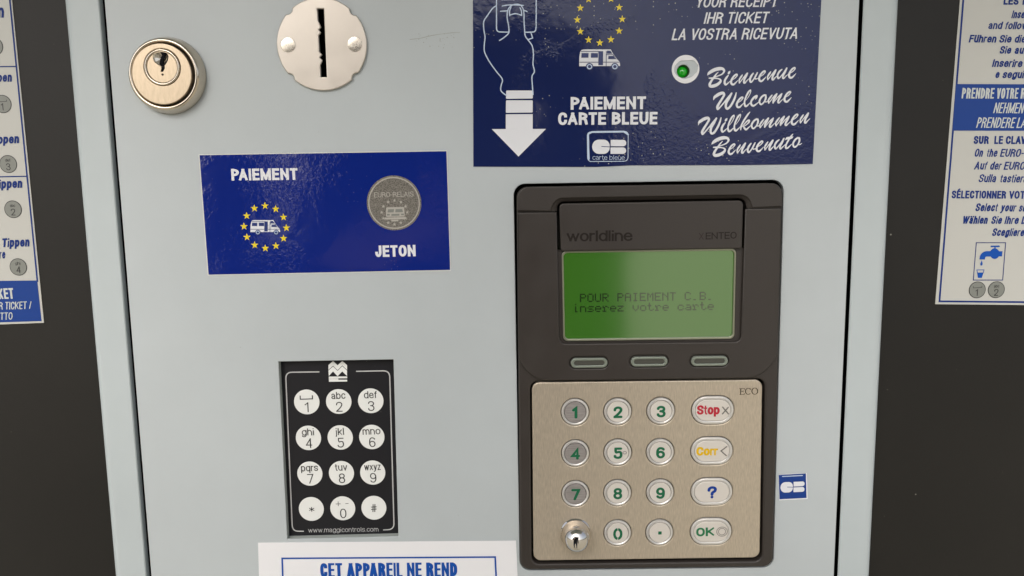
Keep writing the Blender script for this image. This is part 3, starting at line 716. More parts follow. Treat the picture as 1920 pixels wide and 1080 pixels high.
REF = {'i': (800, 790), 'e': (1010, 785), 'n': (1345, 735), 'v': (1550, 710), 'u': (945, 605), 'l': (1250, 715), 'o': (1700, 658), 'm': (655, 615), 'B': (0, 0), 'W': (0, 0), 'c': (0, 0), 'k': (0, 0), 't': (0, 0)}
WORDS = [((1310, 110), [('B', 0, 0), ('i', 800, 790), ('e', 1010, 785), ('n', 1345, 735), ('v', 1550, 710), ('e', 1845, 685), ('n', 2190, 640), ('u', 2375, 600), ('e', 2735, 585)]),
         ((1320, 155), [('W', 0, 0), ('e', 1020, 750), ('l', 1250, 715), ('c', 0, 0), ('o', 1700, 658), ('m', 1926, 615), ('e', 2440, 585)]),
         ((1300, 200), [('W', -135, 28), ('i', 870, 765), ('l', 1075, 750), ('l', 1265, 725), ('k', 0, 0), ('o', 1783, 660), ('m', 1993, 625), ('m', 2463, 572), ('e', 2973, 545), ('n', 3318, 495)]),
         ((1325, 240), [('B', -110, -5), ('e', 700, 795), ('n', 1045, 755), ('v', 1245, 735), ('e', 1531, 710), ('n', 1866, 665), ('u', 2051, 630), ('t', 1191, 0), ('o', 2621, 580)])]
Z = 15.883
for (ox, oy), L in WORDS:
    k = Ink(hs_)
    for c, X, Y in L:
        dx, dy = X - REF[c][0], Y - REF[c][1]
        for st in BS[c]:
            q = cr(st, 6)
            k.ribbon([at(ox + (p.x + dx) / Z, oy + (p.y + dy) / Z, hs_) for p in q], [max(p.z, 10) * 1.04 / Z * PXM for p in q], round_=True)
    k.obj('script_lettering', 'ink white', nav)

# LED in its hole
led = thing('indicator_light', 'small green round indicator light in a hole of the navy sticker', 'indicator light', xy=led_c)
Lc = (led_c.x, 0, led_c.y)
link('hole_lining', lathe_mesh([(.00285, -.0002), (.00285, -.006), (0, -.006)], 32), 'led wall', led, Lc)
link('lens', lathe_mesh([(.0024, -.0055), (.0024, -.0028), (.0021, -.0014), (.0013, -.0006), (0, -.0003)], 32), 'led green', led, Lc)

# ------------------------------------------------------------------ token sticker
tok = thing('token_sticker', 'blue sticker printed PAIEMENT and JETON with a grey coin and a ring of stars', 'sticker', px=(610, 398))
quad = [(374, 291), (837, 283.5), (844, 506), (391, 515)]
cq = Vector((610, 398))
plate('margin', [pq([(372.5, 289.4), (838.5, 281.8), (845.5, 507.7), (389.5, 516.8)])], .00003, .00016, 'margin white', tok)
plate('film', [pq(quad, ST)], .00004, ST, 'blue vinyl', tok)
def z5(x, y, h=hs_): return at(360 + x / 3.84, 270 + y / 3.84, h)
for s, p0, p1, cap in (('PAIEMENT', (434.3, 338.6), (558.6, 337.2), 22), ('JETON', (704, 482), (779.6, 480.5), 21.5)):
    k = Ink(hs_); write(k, s, p0, p1, cap, .235); k.obj('lettering', 'ink white', tok)
stars(star_mesh(7.4 * PXM), at(497.2, 425.9, hs_), 39.6 * PXM, 39.6 * PXM, hs_, 'ink yellow', tok, .05)
vs = 215 / 412
van(tok, lambda x, y: z5(421 + (x - 1152) * vs, 548 + (y - 494) * vs * .98), hs_, 'ink sign navy')
cc = z5(1455, 425, hs_)
coin = link('coin_print', plate_mesh([circ(cc, .0126, 90)], ST, ST + .0001, 0, cc), 'coin print', tok, (cc.x, 0, cc.y))
k = Ink(ST + .00014); P = circ(cc, .01165, 72); k.ribbon(P, [.00055] * 72, True)
put(k, 'EURO-RELAIS', z5(1312, 385), z5(1596, 378), .0023, .13)
for i in range(12):
    a = i * math.pi / 6; c = z5(1458 + 92 * math.sin(a), 492 - 86 * math.cos(a)); k.poly([c + Vector((p.co.x, p.co.z)) for p in star_mesh(.0009).vertices][1:])
k.poly(rrect([z5(x, y) for x, y in ((1398, 456), (1528, 453), (1532, 522), (1396, 525))], .0006, 3)); k.poly([z5(x, y) for x, y in ((1386, 529), (1542, 526), (1540, 541), (1388, 544))])
k.poly([z5(x, y) for x, y in ((1436, 546), (1486, 545), (1486, 556), (1436, 557))])
k2 = Ink(ST + .00024)
for q in (((1412, 470), (1456, 469), (1452, 492), (1408, 493)), ((1466, 469), (1514, 468), (1519, 490), (1464, 492)), ((1404, 503), (1424, 503), (1424, 515), (1404, 515)), ((1506, 501), (1526, 501), (1526, 513), (1506, 513)), ((1436, 504), (1494, 502), (1494, 516), (1436, 518))):
    k2.poly([z5(x, y) for x, y in q])
k2.obj('coin_detail', 'ink grey', tok)
k.obj('coin_relief', 'coin light', tok)

# ------------------------------------------------------------------ small card sticker
sm_ = thing('card_sticker', 'small square blue sticker with white card logo right of the terminal keypad', 'sticker', px=(1486, 912))
plate('margin', [pq([(1459.3, 890), (1512.6, 886.8), (1514.2, 935.2), (1461, 938)])], .00003, .00014, 'sheet white', sm_)
plate('film', [pq([(1460.2, 890.8), (1511, 887.8), (1512.3, 933.6), (1461.8, 936.2)], ST)], .00004, ST, 'band blue', sm_)
cb_logo(sm_, lambda x, y: at(950 + (1643 + x * .425) / 3.2, 800 + (334 + y * .44 - x * .02) / 3.2, hs_), hs_, 'ink white', 'band blue')
k = Ink(hs_); k.ribbon([at(950 + 1655 / 3.2, 800 + 299 / 3.2, hs_), at(950 + 1775 / 3.2, 800 + 293 / 3.2, hs_)], [.00045] * 2, round_=True); k.obj('logo_bar', 'ink pale blue', sm_)

# ------------------------------------------------------------------ white notice at the bottom
wn2 = thing('notice_sticker', 'white sticker with blue frame reading CET APPAREIL NE REND below the black keypad', 'sticker', px=(725, 1060))
plate('sheet', [pq([(484, 1017.2), (967.5, 1013.4), (975, 1180), (489, 1186)])], .00003, ST, 'sheet white', wn2)
k = Ink(hs_); P = pq([(529, 1047), (928.5, 1044.5), (934, 1160), (533, 1163)], hs_); k.ribbon(P, [3.4 * PXM] * 4, True); k.obj('frame_line', 'ink bright blue', wn2)
k = Ink(hs_); write(k, 'CET APPAREIL NE REND', (601, 1082.5), (857.5, 1081), 26.5, .30, 0, .10, th=.2); k.obj('lettering', 'ink bright blue', wn2)

# ------------------------------------------------------------------ black membrane keypad
kp = thing('membrane_keypad', 'recessed black keypad with twelve white round keys, left of the terminal', 'keypad', px=(640, 845))
KD = -.0035
kc = pq([(500, 650), (760, 650), (760, 1030), (510, 1030)], KD)
plate('key_board', [kc], KD - .002, KD, 'membrane black', kp)
c4 = key_hole
# grey walls of the recess
cen = ctr(c4); vw = []; fw = []
for i, p in enumerate(c4):
    q = p + (cen - p).normalized() * .00006; vw += [(q.x - cen.x, .0003 - 0, q.y - cen.y), (q.x - cen.x, -KD - .00004, q.y - cen.y)]
fw = [(2 * i, 2 * ((i + 1) % 4), 2 * ((i + 1) % 4) + 1, 2 * i + 1) for i in range(4)]
me = bpy.data.meshes.new('recess_wall'); me.from_pydata(vw, [], fw); link('recess_wall', me, 'inner wall', kp, (cen.x, 0, cen.y))
kh = KD + .00008
def z7(x, y, h=kh): return at(500 + x / 4, 660 + y / 4, h)
def z8(x, y, h=kh): return at(460 + x / 3.6923, 840 + y / 3.6923, h)
k = Ink(kh)
lw = 2.3 * PXM
def rl(pts, r, f=1):
    out = []; n = len(pts)
    for i, p in enumerate(pts):
        if 0 < i < n - 1:
            a = p + (pts[i - 1] - p).normalized() * r; b = p + (pts[i + 1] - p).normalized() * r
            for t_ in range(7):
                t = t_ / 6; out.append(a * (1 - t)**2 + p * 2 * t * (1 - t) + b * t * t)
        else: out.append(p)
    return out
Lp = rl([z7(392, 149), z7(142, 152), z8(326, 577), z8(402, 576)], .0032); k.ribbon(Lp, [lw] * len(Lp), round_=True)
Rp = rl([z7(674, 145), z7(922, 140), z8(1030, 564), z8(957, 567)], .0032); k.ribbon(Rp, [lw] * len(Rp), round_=True)
k.obj('frame_line', 'membrane line', kp)
k = Ink(kh); put(k, 'www.maggicontrols.com', z8(436, 585), z8(922, 578), .0024, .10); k.obj('lettering', 'membrane line', kp)
k = Ink(kh)
zz = lambda L: [z7(x, y) for x, y in L]
k.poly(zz([(463, 98), (498, 67), (498, 103), (463, 134)])); k.poly(zz([(498, 67), (532, 99), (532, 136), (498, 103)])); k.poly(zz([(532, 99), (567, 67), (567, 101), (532, 136)])); k.poly(zz([(567, 67), (603, 98), (603, 134), (567, 101)]))
k.poly(zz([(463, 139), (498, 108), (498, 146), (466, 180)])); k.poly(zz([(498, 108), (532, 141), (532, 182), (498, 146)])); k.poly(zz([(532, 141), (567, 106), (567, 146), (532, 182)])); k.poly(zz([(567, 106), (603, 139), (603, 180), (567, 146)]))
k.poly(zz([(466, 184), (604, 183), (604, 197), (466, 198)])); k.poly(zz([(466, 198.5), (538, 198.5), (538, 207), (466, 207)])); k.poly(zz([(467, 207.5), (604, 207.5), (604, 221), (467, 223)]))
k.obj('maker_logo', 'membrane white', kp)
KEYS = [('1', 'space', 575.3, 753.6), ('2', 'abc', 635.2, 752.8), ('3', 'def', 695.2, 751.4), ('4', 'ghi', 578.4, 821), ('5', 'jkl', 638, 820.2), ('6', 'mno', 697.2, 819.3),
        ('7', 'pqrs', 581.1, 888), ('8', 'tuv', 640.3, 887), ('9', 'wxyz', 698.9, 886), ('*', '', 583.8, 954.2), ('0', '+ -', 642.7, 953), ('#', '', 701.1, 952)]
kr = 24.6 * PXM * (H0 - KD) / H0
key_me = lathe_mesh([(kr, 0), (kr, .00012), (kr - .00008, .00018), (0, .00018)], 40); autosmooth(key_me)
for d_, w_, x, y in KEYS:
    c = at(x, y, KD)
    o = link('key', key_me, 'membrane white', kp, (c.x, -KD, c.y), 'white round key printed ' + (d_ + ' ' + w_).strip())
    k = Ink(KD + .00026); px = PXM * (H0 - KD) / H0
    V = lambda a, b: Vector((c.x + a * px, c.y + b * px))
    if d_ in '*#': put(k, d_, V(-5.3, -8 if d_ == '*' else -8.5), V(6.2 if d_ == '#' else 7, -8), 16 * px if d_ == '#' else 15 * px, .11)
    else:
        wd = 8 if d_ == '1' else 12
        put(k, d_, V(-wd / 2 + (-1 if d_ == '1' else 0) + .5, -20), V(wd / 2 + .8, -20), 19.5 * px, .105, 0)
        if w_ == 'space':
            k.ribbon([V(-12, 12), V(-12, 5.8), V(11.5, 6.2), V(11.5, 12.4)], [1.9 * px] * 4)
        elif w_ == '+ -':
            k.ribbon([V(-12.6, 9.5), V(-4.2, 9.6)], [1.1 * px] * 2); k.ribbon([V(-8.3, 5.5), V(-8.3, 14)], [1.1 * px] * 2); k.ribbon([V(6.3, 10), V(11.4, 10.2)], [1.1 * px] * 2)
        else:
            ww = {'abc': 27, 'def': 25, 'ghi': 24, 'jkl': 17, 'mno': 34.5, 'pqrs': 33, 'tuv': 24, 'wxyz': 32}[w_]
            put(k, w_, V(-ww / 2, 5), V(ww / 2, 5.6), 14.0 * px, .13)
    k.obj('key_print', 'membrane ink', o)

# ------------------------------------------------------------------ payment terminal
tm = thing('payment_terminal', 'dark brown card terminal with green screen and steel number pad set into the door', 'payment terminal', px=(1215, 700))
TH = .0016        # front of the terminal above the door
def T(L, h=TH): return pq(L, h)
body = rrect(T([(968.5, 350.5), (1468, 343), (1449.5, 1063), (975.5, 1068.5)]), .0050)
plate_hole = rrect(T([(994, 714), (1434, 709), (1428.5, 1051), (997, 1056.5)], .0008), .0040)
well_hole = rrect(T([(1040, 374), (1401, 368), (1394, 648), (1045, 652)]), .001)
link('lower_bezel', autosmooth(plate_mesh([body, plate_hole, well_hole], -.012, TH, .0009, ctr(body))), 'bezel plastic', tm, (ctr(body).x, 0, ctr(body).y))
plate('bezel_back', [body], -.020, -.0122, 'bezel dark', tm)
plate('hole_shadow_lining', [rrect(pq([(950, 330), (1485, 325), (1465, 1080), (960, 1085)]), .004)], -.024, -.021, 'gap black', tm)
UH = TH + .0012
# side cheeks and lower cover with opening for the screen
cov = T([(970, 399), (1466.5, 391), (1457, 708), (972, 714.5)], UH)
co = rrect(cov, [.0002, .0002, .0155, .0155], 12)
scr_op = rrect(T([(1044, 380), (1396, 374), (1389, 641), (1049, 645)], UH), [.002, .002, .003, .003], 5)
sk_open = []
SK = [(1104, 679.8), (1216.7, 677.2), (1329.6, 676.3)]
for x, y in SK:
    c = at(x, y, UH); sk_open.append(pill(c, 75 * PXM, 24 * PXM))
# the opening reaches the top of the cover: walk the outline with the notch
o_ = [co[i] for i in range(len(co))]
tl, tr = cov[0], cov[1]
notch = [Vector((at(1044, 397, UH).x, tl.y)), ]
A1, A2 = at(1044, 397.8, UH), at(1397.5, 391.8, UH)
B1, B2 = at(1049, 645, UH), at(1389.5, 641, UH)
n_ = rrect([A1, B1, B2, A2], [0, .0030, .0030, 0], 5)
outer = rrect([cov[0], cov[3], cov[2], cov[1]], [.0003, .0150, .0150, .0003], 12)
loop = outer + list(reversed(n_))
link('screen_cover', autosmooth(plate_mesh([loop] + sk_open, TH - .0004, UH, .0005, ctr(outer))), 'bezel plastic', tm, (ctr(outer).x, 0, ctr(outer).y))
# hood above, arch shaped
hd = rrect(T([(969, 396), (970, 350.5), (1467, 343), (1467, 388)], UH), [.0003, .0052, .0052, .0003], 9)
ar = rrect([at(1033, 396, UH), at(1041, 372, UH), at(1402, 365.5, UH), at(1410.5, 390, UH)], [0, .0034, .0034, 0], 6)
hood = hd + list(reversed(ar))
link('hood', autosmooth(plate_mesh([hood], TH - .0004, UH, .0005, ctr(hd))), 'bezel plastic', tm, (ctr(hd).x, 0, ctr(hd).y))
# sloping inner lip of the hood
hi = rrect([at(1044, 396, TH), at(1045.5, 378, TH), at(1397, 371.5, TH), at(1400, 390, TH)], [0, .0028, .0028, 0], 6)
ar2 = rrect([at(1033.4, 395.6, UH), at(1041.4, 372.4, UH), at(1401.6, 365.9, UH), at(1410, 389.6, UH)], [0, .0034, .0034, 0], 6)
vs_ = [(p.x, -(UH - .0001), p.y) for p in ar2] + [(p.x, -(TH - .0002), p.y) for p in hi] + [(p.x, .003, p.y) for p in hi]
n = len(ar2); me = bpy.data.meshes.new('hood_lip'); oc = Vector((ctr(hd).x, 0, ctr(hd).y))
me.from_pydata([Vector(v) - oc for v in vs_], [], [(i, i + 1, n + i + 1, n + i) for i in range(n - 1)] + [(n + i, n + i + 1, 2 * n + i + 1, 2 * n + i) for i in range(n - 1)])
link('hood_lip', me, 'bezel plastic', tm, oc)
# sunk frame that holds the screen, seen beside it
rec = T([(1036, 469.5), (1402, 464), (1392, 650), (1044, 654)], TH - .0006)
link('screen_well', plate_mesh([rrect(rec, .001), rrect(pq([(1053.5, 471), (1380, 466), (1376.5, 635), (1055.5, 640)], TH - .0006), .0024)], -.004, TH - .0006, .0002, ctr(rec)), 'bezel plastic', tm, (ctr(rec).x, 0, ctr(rec).y))
# name block
nb = rrect(pq([(1048.5, 381.5), (1394, 375.5), (1391.5, 466), (1051.5, 471)], UH + .0004), [.0022, .0022, .0010, .0010], 6)
nbc = ctr(nb)
blk = link('name_block', autosmooth(plate_mesh([nb], TH - .0003, UH + .0004, .0006, nbc, 3)), 'bezel plastic', tm, (nbc.x, 0, nbc.y))
eh = UH + .00045
def zw(x, y, h=eh): return at(1040 + x / 10.667, 420 + y / 10.667, h)
k = Ink(eh); put(k, 'worldline', zw(240, 352), zw(1555, 338), zw(240, 352).y and (zw(240, 135) - zw(240, 352)).length, .21, 0, .05, th=.15, round_=False); k.obj('emblem', 'emboss dark', blk)
k = Ink(eh); put(k, 'ENTEO', at(1323.2, 448.9, eh), at(1381, 447.2, eh), 12.6 * PXM, .155); k.obj('emblem', 'emboss dark', blk)
k = Ink(eh); put(k, 'X', at(1310.5, 449.4, eh), at(1319.3, 449.2, eh), 12.6 * PXM, .10); k.obj('emblem', 'emboss brown', blk)
# screen
sr = rrect(pq([(1053, 470.5), (1380.5, 465.5), (1377, 635.5), (1056, 640)], TH), .0024, 7)
si = rrect(pq([(1056.5, 474.3), (1377, 469.5), (1373.5, 631.5), (1059.3, 636)], TH), .0019, 7)
link('screen_rim', autosmooth(plate_mesh([sr, si], -.002, TH + .0002, .0003, ctr(sr))), 'rim metal', tm, (ctr(sr).x, 0, ctr(sr).y))
SH_ = .0006
scn = link('screen', plate_mesh([[ctr(si) + (p - ctr(si)) * 1.01 for p in si]], -.003, SH_, 0, ctr(si)), 'screen glass', tm, (ctr(si).x, 0, ctr(si).y))
DOT = {'P': '1e11111e101010', 'O': '0e11111111110e', 'U': '1111111111110e', 'R': '1e11111e141211', 'A': '0e11111f111111', 'I': '0e04040404040e', 'E': '1f10101e10101f', 'M': '111b1515111111',
       'N': '11191513111111', 'T': '1f040404040404', 'C': '0e11101010110e', '.': '0000000000000c0c'[:12] + '0c', 'B': '1e11111e11111e', 'i': '0400040404040 6'.replace(' ', ''), 'n': '00001e11111111', 's': '00000f100e011e',
       'e': '00000e111f100e', 'r': '0000161908081c', 'z': '00001f020c101f', 'v': '0000111111 0a04'.replace(' ', ''), 'o': '00000e1111110e', 't': '08081c08080906', 'c': '00000e1110110e', 'a': '00000e010f110f', ' ': '00000000000000'}
def dots(s, x0, y0, x1, y1, dx=2.36, dy=2.24):
    k = Ink(SH_ + .00008); n = len(s)
    for i, c in enumerate(s):
        r = [int(DOT[c][2 * j:2 * j + 2], 16) for j in range(7)]
        for j, row in enumerate(r):
            for b in range(5):
                if row >> (4 - b) & 1:
                    X = x0 + (x1 - x0) * i / n + b * dx; Y = y0 + (y1 - y0) * (i / n) - (6 - j) * dy
                    k.poly([at(X, Y, SH_), at(X + dx * .93, Y, SH_), at(X + dx * .93, Y + dy * .93, SH_), at(X, Y + dy * .93, SH_)])
    k.obj('screen_text', 'lcd ink', scn)
dots('POUR PAIEMENT C.B.', 1087.3, 564.2, 1340, 560.2); dots('inserez votre carte', 1073.5, 583.4, 1341, 579)
# soft keys
for x, y in SK:
    c = at(x, y, UH); cx = (c.x, 0, c.y)
    o = link('soft_key', autosmooth(plate_mesh([pill(c + Vector((.0002, -.0002)), 70 * PXM, 19 * PXM), pill(c + Vector((.0002, -.0002)), 58 * PXM, 9 * PXM)], TH - .002, UH + .0003, .0004, c)), 'soft key', tm, cx)
    link('key_core', plate_mesh([pill(c + Vector((.0002, -.0002)), 58.5 * PXM, 9.5 * PXM)], TH - .002, UH - .0002, .0002, c), 'soft key core', o, cx)
# steel plate with keys
mp = rrect(T([(997.2, 717.2), (1430, 712), (1425, 1046.2), (1000.3, 1052)], .0014), .0038, 9)
K = [('1', 1078.3, 772.5, 0), ('2', 1158.2, 771.6, 0), ('3', 1239, 770.4, 0), ('4', 1078.9, 849.7, 0), ('5', 1158.3, 848.3, 0), ('6', 1237.9, 847.4, 0), ('7', 1079, 925.8, 0), ('8', 1157.8, 924, 0), ('9', 1237.7, 923, 0),
     ('0', 1158, 999, 0), ('.', 1236.6, 998, 0), ('Stop', 1336.4, 768.8, 1), ('Corr', 1334.6, 845.2, 1), ('?', 1334.4, 921.6, 1), ('OK', 1333, 996.2, 1)]
PH = .0012
holes = []
for s, x, y, w in K:
    c = at(x, y, PH); holes.append(pill(c, 83 * PXM, 57.5 * PXM) if w else circ(c, 27.6 * PXM, 40))
link('key_plate', autosmooth(plate_mesh([mp] + holes, -.001, PH, .0006, ctr(mp), 3)), 'brushed plate', tm, (ctr(mp).x, 0, ctr(mp).y))
plate('key_bed', [mp], -.004, -.0015, 'bezel dark', tm)
r_ = 27 * PXM
def ring_prof(R0, ri): return [(R0, -.0012), (R0, PH + .0001), (R0 - .0003, PH + .0005), (ri + .0005, PH + .0006), (ri + .0001, PH + .0003), (ri, PH - .0002)]
ring_me = autosmooth(lathe_mesh(ring_prof(r_ - .00015, 21.2 * PXM), 48))
face_me = autosmooth(lathe_mesh([(20.7 * PXM, -.001), (20.7 * PXM, PH + .00045), (20.1 * PXM, PH + .0007), (0, PH + .0007)], 48))
z0 = Vector((0, 0))
pr_me = autosmooth(plate_mesh([pill(z0, 80.5 * PXM, 55 * PXM, 16), pill(z0, 68 * PXM, 42.5 * PXM, 16)], -.0012, PH + .0006, .0005))
pf_me = autosmooth(plate_mesh([pill(z0, 67.6 * PXM, 42.1 * PXM, 16)], -.0012, PH + .0007, .0003))
fh = PH + .0008
for s, x, y, w in K:
    c = at(x, y, PH); C3 = (c.x, 0, c.y)
    worn = s in '147'
    nm = {'.': 'round key with a dot', '?': 'oval key with a question mark'}.get(s, ('oval key printed ' if w else 'round key printed ') + s)
    o = link('key', pr_me if w else ring_me, 'brushed ring', tm, C3, nm)
    fme = pf_me if w else face_me
    if worn: fme = face_me.copy(); fme.materials.clear()
    link('key_face', fme, 'worn key' if worn else 'key face', o, C3)
    k = Ink(fh); q = PXM
    V = lambda a, b: Vector((c.x + a * q, c.y + b * q))
    col_ = 'digit green'
    if s == 'Stop': put(k, 'Stop', V(-31, -7.8), V(12.5, -8), 18.5 * q, .235, 0, .05, th=.20); col_ = 'word red'
    elif s == 'Corr': put(k, 'Corr', V(-30.5, -8.5), V(11.5, -8), 17.5 * q, .25, 0, .05, th=.22); col_ = 'word yellow'
    elif s == 'OK': put(k, 'OK', V(-29.5, -9), V(6, -8), 18 * q, .24); col_ = 'word green'
    elif s == '?': put(k, '?', V(-9, -13), V(9.5, -12.8), 25 * q, .23, round_=True); col_ = 'word blue'
    elif s == '.': k.poly(rrect([V(-3.2, -3.2), V(3.6, -3.2), V(3.6, 3.2), V(-3.2, 3.2)], .0002, 3))
    elif s == '1': put(k, '1', V(-6.5, -12), V(6, -12), 23 * q, .25, round_=True)
    elif s == '0':
        P = circ(V(0, -1), 6.6 * q, 72, 9.8 * q, R(90)); k.ribbon(P[1:36], [5 * q] * 35, cap=False); k.ribbon(P[37:72], [5 * q] * 35, cap=False)
    else: put(k, s, V(-8.5, -12), V(8.8, -12), 23 * q, .225, round_=True)
    k.obj('key_print', col_, o)
    k = Ink(fh)
    if s == 'Stop': k.ribbon([V(18, -7), V(29, 6)], [2.4 * q] * 2, round_=True); k.ribbon([V(18, 6.5), V(29.5, -7)], [2.4 * q] * 2, round_=True)
    elif s == 'Corr': k.ribbon([V(28, 9), V(17, .5), V(27.5, -9)], [2.2 * q] * 3, round_=True)
    elif s == 'OK':
        P = circ(V(21, .5), 10.5 * q, 30, 9.5 * q); k.ribbon(P, [1.2 * q] * 30, True); P = circ(V(21, .5), 7 * q, 24, 6.8 * q); k.ribbon(P, [1.2 * q] * 24, True)
    elif s == '5': P = circ(V(13, .3), 3.6 * q, 14, 2.6 * q); k.ribbon(P, [1.1 * q] * 14, True)
    if k.v: k.obj('key_emboss', 'emboss grey', o)
# ECO in serif letters
k = Ink(PH + .00006)
def ze(x, y): return at(1360 + x / 18, 700 + y / 18, PH)
w1, w2 = 2.0 * PXM, .95 * PXM
for q, w in (([(520, 515), (510, 715)], w1), ([(475, 515), (645, 508)], w2), ([(475, 718), (640, 715)], w2), ([(515, 610), (600, 608)], w2), ([(645, 500), (645, 555)], w2), ([(645, 665), (640, 720)], w2), ([(600, 580), (600, 638)], w2)):
    k.ribbon([ze(*p) for p in q], [w] * len(q), cap=False)
def arc(cx, cy, rx, ry, a0, a1):
    A = [a0 + (a1 - a0) * i / 22 for i in range(23)]
    k.ribbon([ze(cx + rx * math.cos(R(a)), cy - ry * math.sin(R(a))) for a in A], [w2 + (w1 - w2) * abs(math.cos(R(a)))**1.2 for a in A], cap=False)
arc(770, 606, 92, 104, 42, 318); k.ribbon([ze(855, 505), ze(852, 560)], [w2] * 2, cap=False); arc(992, 600, 98, 106, 0, 360)
k.obj('lettering', 'laser brown', tm)
# chrome dome in place of the lower left key
dc = at(1079.5, 1000.5, PH)
dome = lathe_mesh([(.0078, PH - .0004), (.0078, PH + .0001), (.0072, PH + .0003), (.0070, .0024), (.0069, .0040), (.00675, .0056), (.00645, .0072), (.0059, .0087), (.0050, .0101), (.0038, .0112), (.0023, .0119), (.0008, .0122), (0, .01222)], 64)
link('dome', dome, 'chrome', tm, (dc.x, 0, dc.y), 'polished steel dome at the lower left of the number pad')

# ------------------------------------------------------------------ instruction sheets on the side panels
def sheet_h(): return SH + .0003
SHh = SH + .0003; SI = SHh + .00008
lf = thing('instruction_sheet', 'white and blue instruction sheet with grey numbered discs on the left charcoal panel', 'notice', px=(10, 300), h=SH)
plate('sheet', [pq([(-150, -60), (16.4, -60), (82.3, 605.3), (-150, 614)], SHh)], SH, SHh, 'sign white', lf)
k = Ink(SI); k.ribbon(pq([(12.5, -60), (70, 527)], SI), [3 * PXM] * 2); k.ribbon(pq([(-150, 127), (29, 124.6)], SI), [2.2 * PXM] * 2); k.ribbon(pq([(-150, 334), (49, 330.6)], SI), [2.2 * PXM] * 2)
k.obj('frame_line', 'ink blue', lf)
k = Ink(SI + .00002); k.poly(pq([(-150, 528), (69.8, 525.8), (78, 602), (-150, 609)], SI)); k.obj('blue_band', 'band blue', lf)
tx = lambda ink, s, p0, p1, cap, t, sl, g=.12: write(ink, s, p0, p1, cap, t, sl, g)
for s, p0, p1, cap, t, sl, mt in (('n', (-4.5, 33.5), (7, 33), 24, .2, 10, 'ink blue'), ('pen', (-5, 153.8), (22, 153), 16.5, .23, 10, 'ink blue'), ('Tippen', (-20, 270.5), (35.5, 268.5), 16.5, .23, 10, 'ink blue'), ('Tippen', (-13, 354), (41.5, 352), 16.5, .23, 10, 'ink blue'),
                                  ('/ Tippen', (-8, 464), (55, 462), 16.5, .23, 10, 'ink blue'), ('re', (-1, 485), (9.5, 484.5), 15.5, .2, 10, 'ink blue')):
    k = Ink(SI); tx(k, s, p0, p1, cap, t, sl); k.obj('lettering', mt, lf)
for s, p0, p1, cap, t, sl in (('TICKET', (-32, 561.5), (26.5, 560), 20, .2, 0), ('VOTRE TICKET /', (-60, 582), (58.5, 579), 14, .13, 8), ('BIGLIETTO', (-50, 601), (23.5, 599), 13.5, .13, 8)):
    if s == 'VOTRE TICKET /': s = 'R TICKET /'; p0 = (-2, 580.5)
    if s == 'BIGLIETTO': s = 'ETTO'; p0 = (-7, 600)
    if s == 'TICKET': s = 'KET'; p0 = (-2.5, 561)
    k = Ink(SI + .00008); tx(k, s, p0, p1, cap, t, sl); k.obj('lettering', 'ink white dull', lf)
def disc(parent, px, py, d, w_, r=15.5):
    c = at(px, py, SI); q = PXM * (H0 - SI) / H0
    k = Ink(SI); k.poly(circ(c, (r + .9) * q, 36)); rim = k.obj('printed_disc', 'ink dark', parent)
    k = Ink(SI + .00008); k.poly(circ(c, (r - .4) * q, 36)); k.obj('disc_face', 'ink grey', rim)
    k = Ink(SI + .00016); V = lambda a, b: Vector((c.x + a * q, c.y + b * q))
    put(k, d, V(-4 if d != '1' else -3.5, -11.3), V(4 if d != '1' else 2, -11.3), 12.5 * q, .12)
    if w_: put(k, w_, V(-4.8, 4.2), V(5, 4.4), 5.4 * q, .12)
    else: k.ribbon([V(-8, 6.5), V(-8, 4), V(8, 4.6), V(8, 7)], [.9 * q] * 4)
    k.obj('disc_print', 'ink dark', rim)
disc(lf, -11, 87, '4', 'ghi'); disc(lf, 5, 195, '1', ''); disc(lf, 15.5, 307.6, '3', 'def'); disc(lf, 24.5, 392.4, '2', 'abc'); disc(lf, 34.4, 500.6, '4', 'ghi')

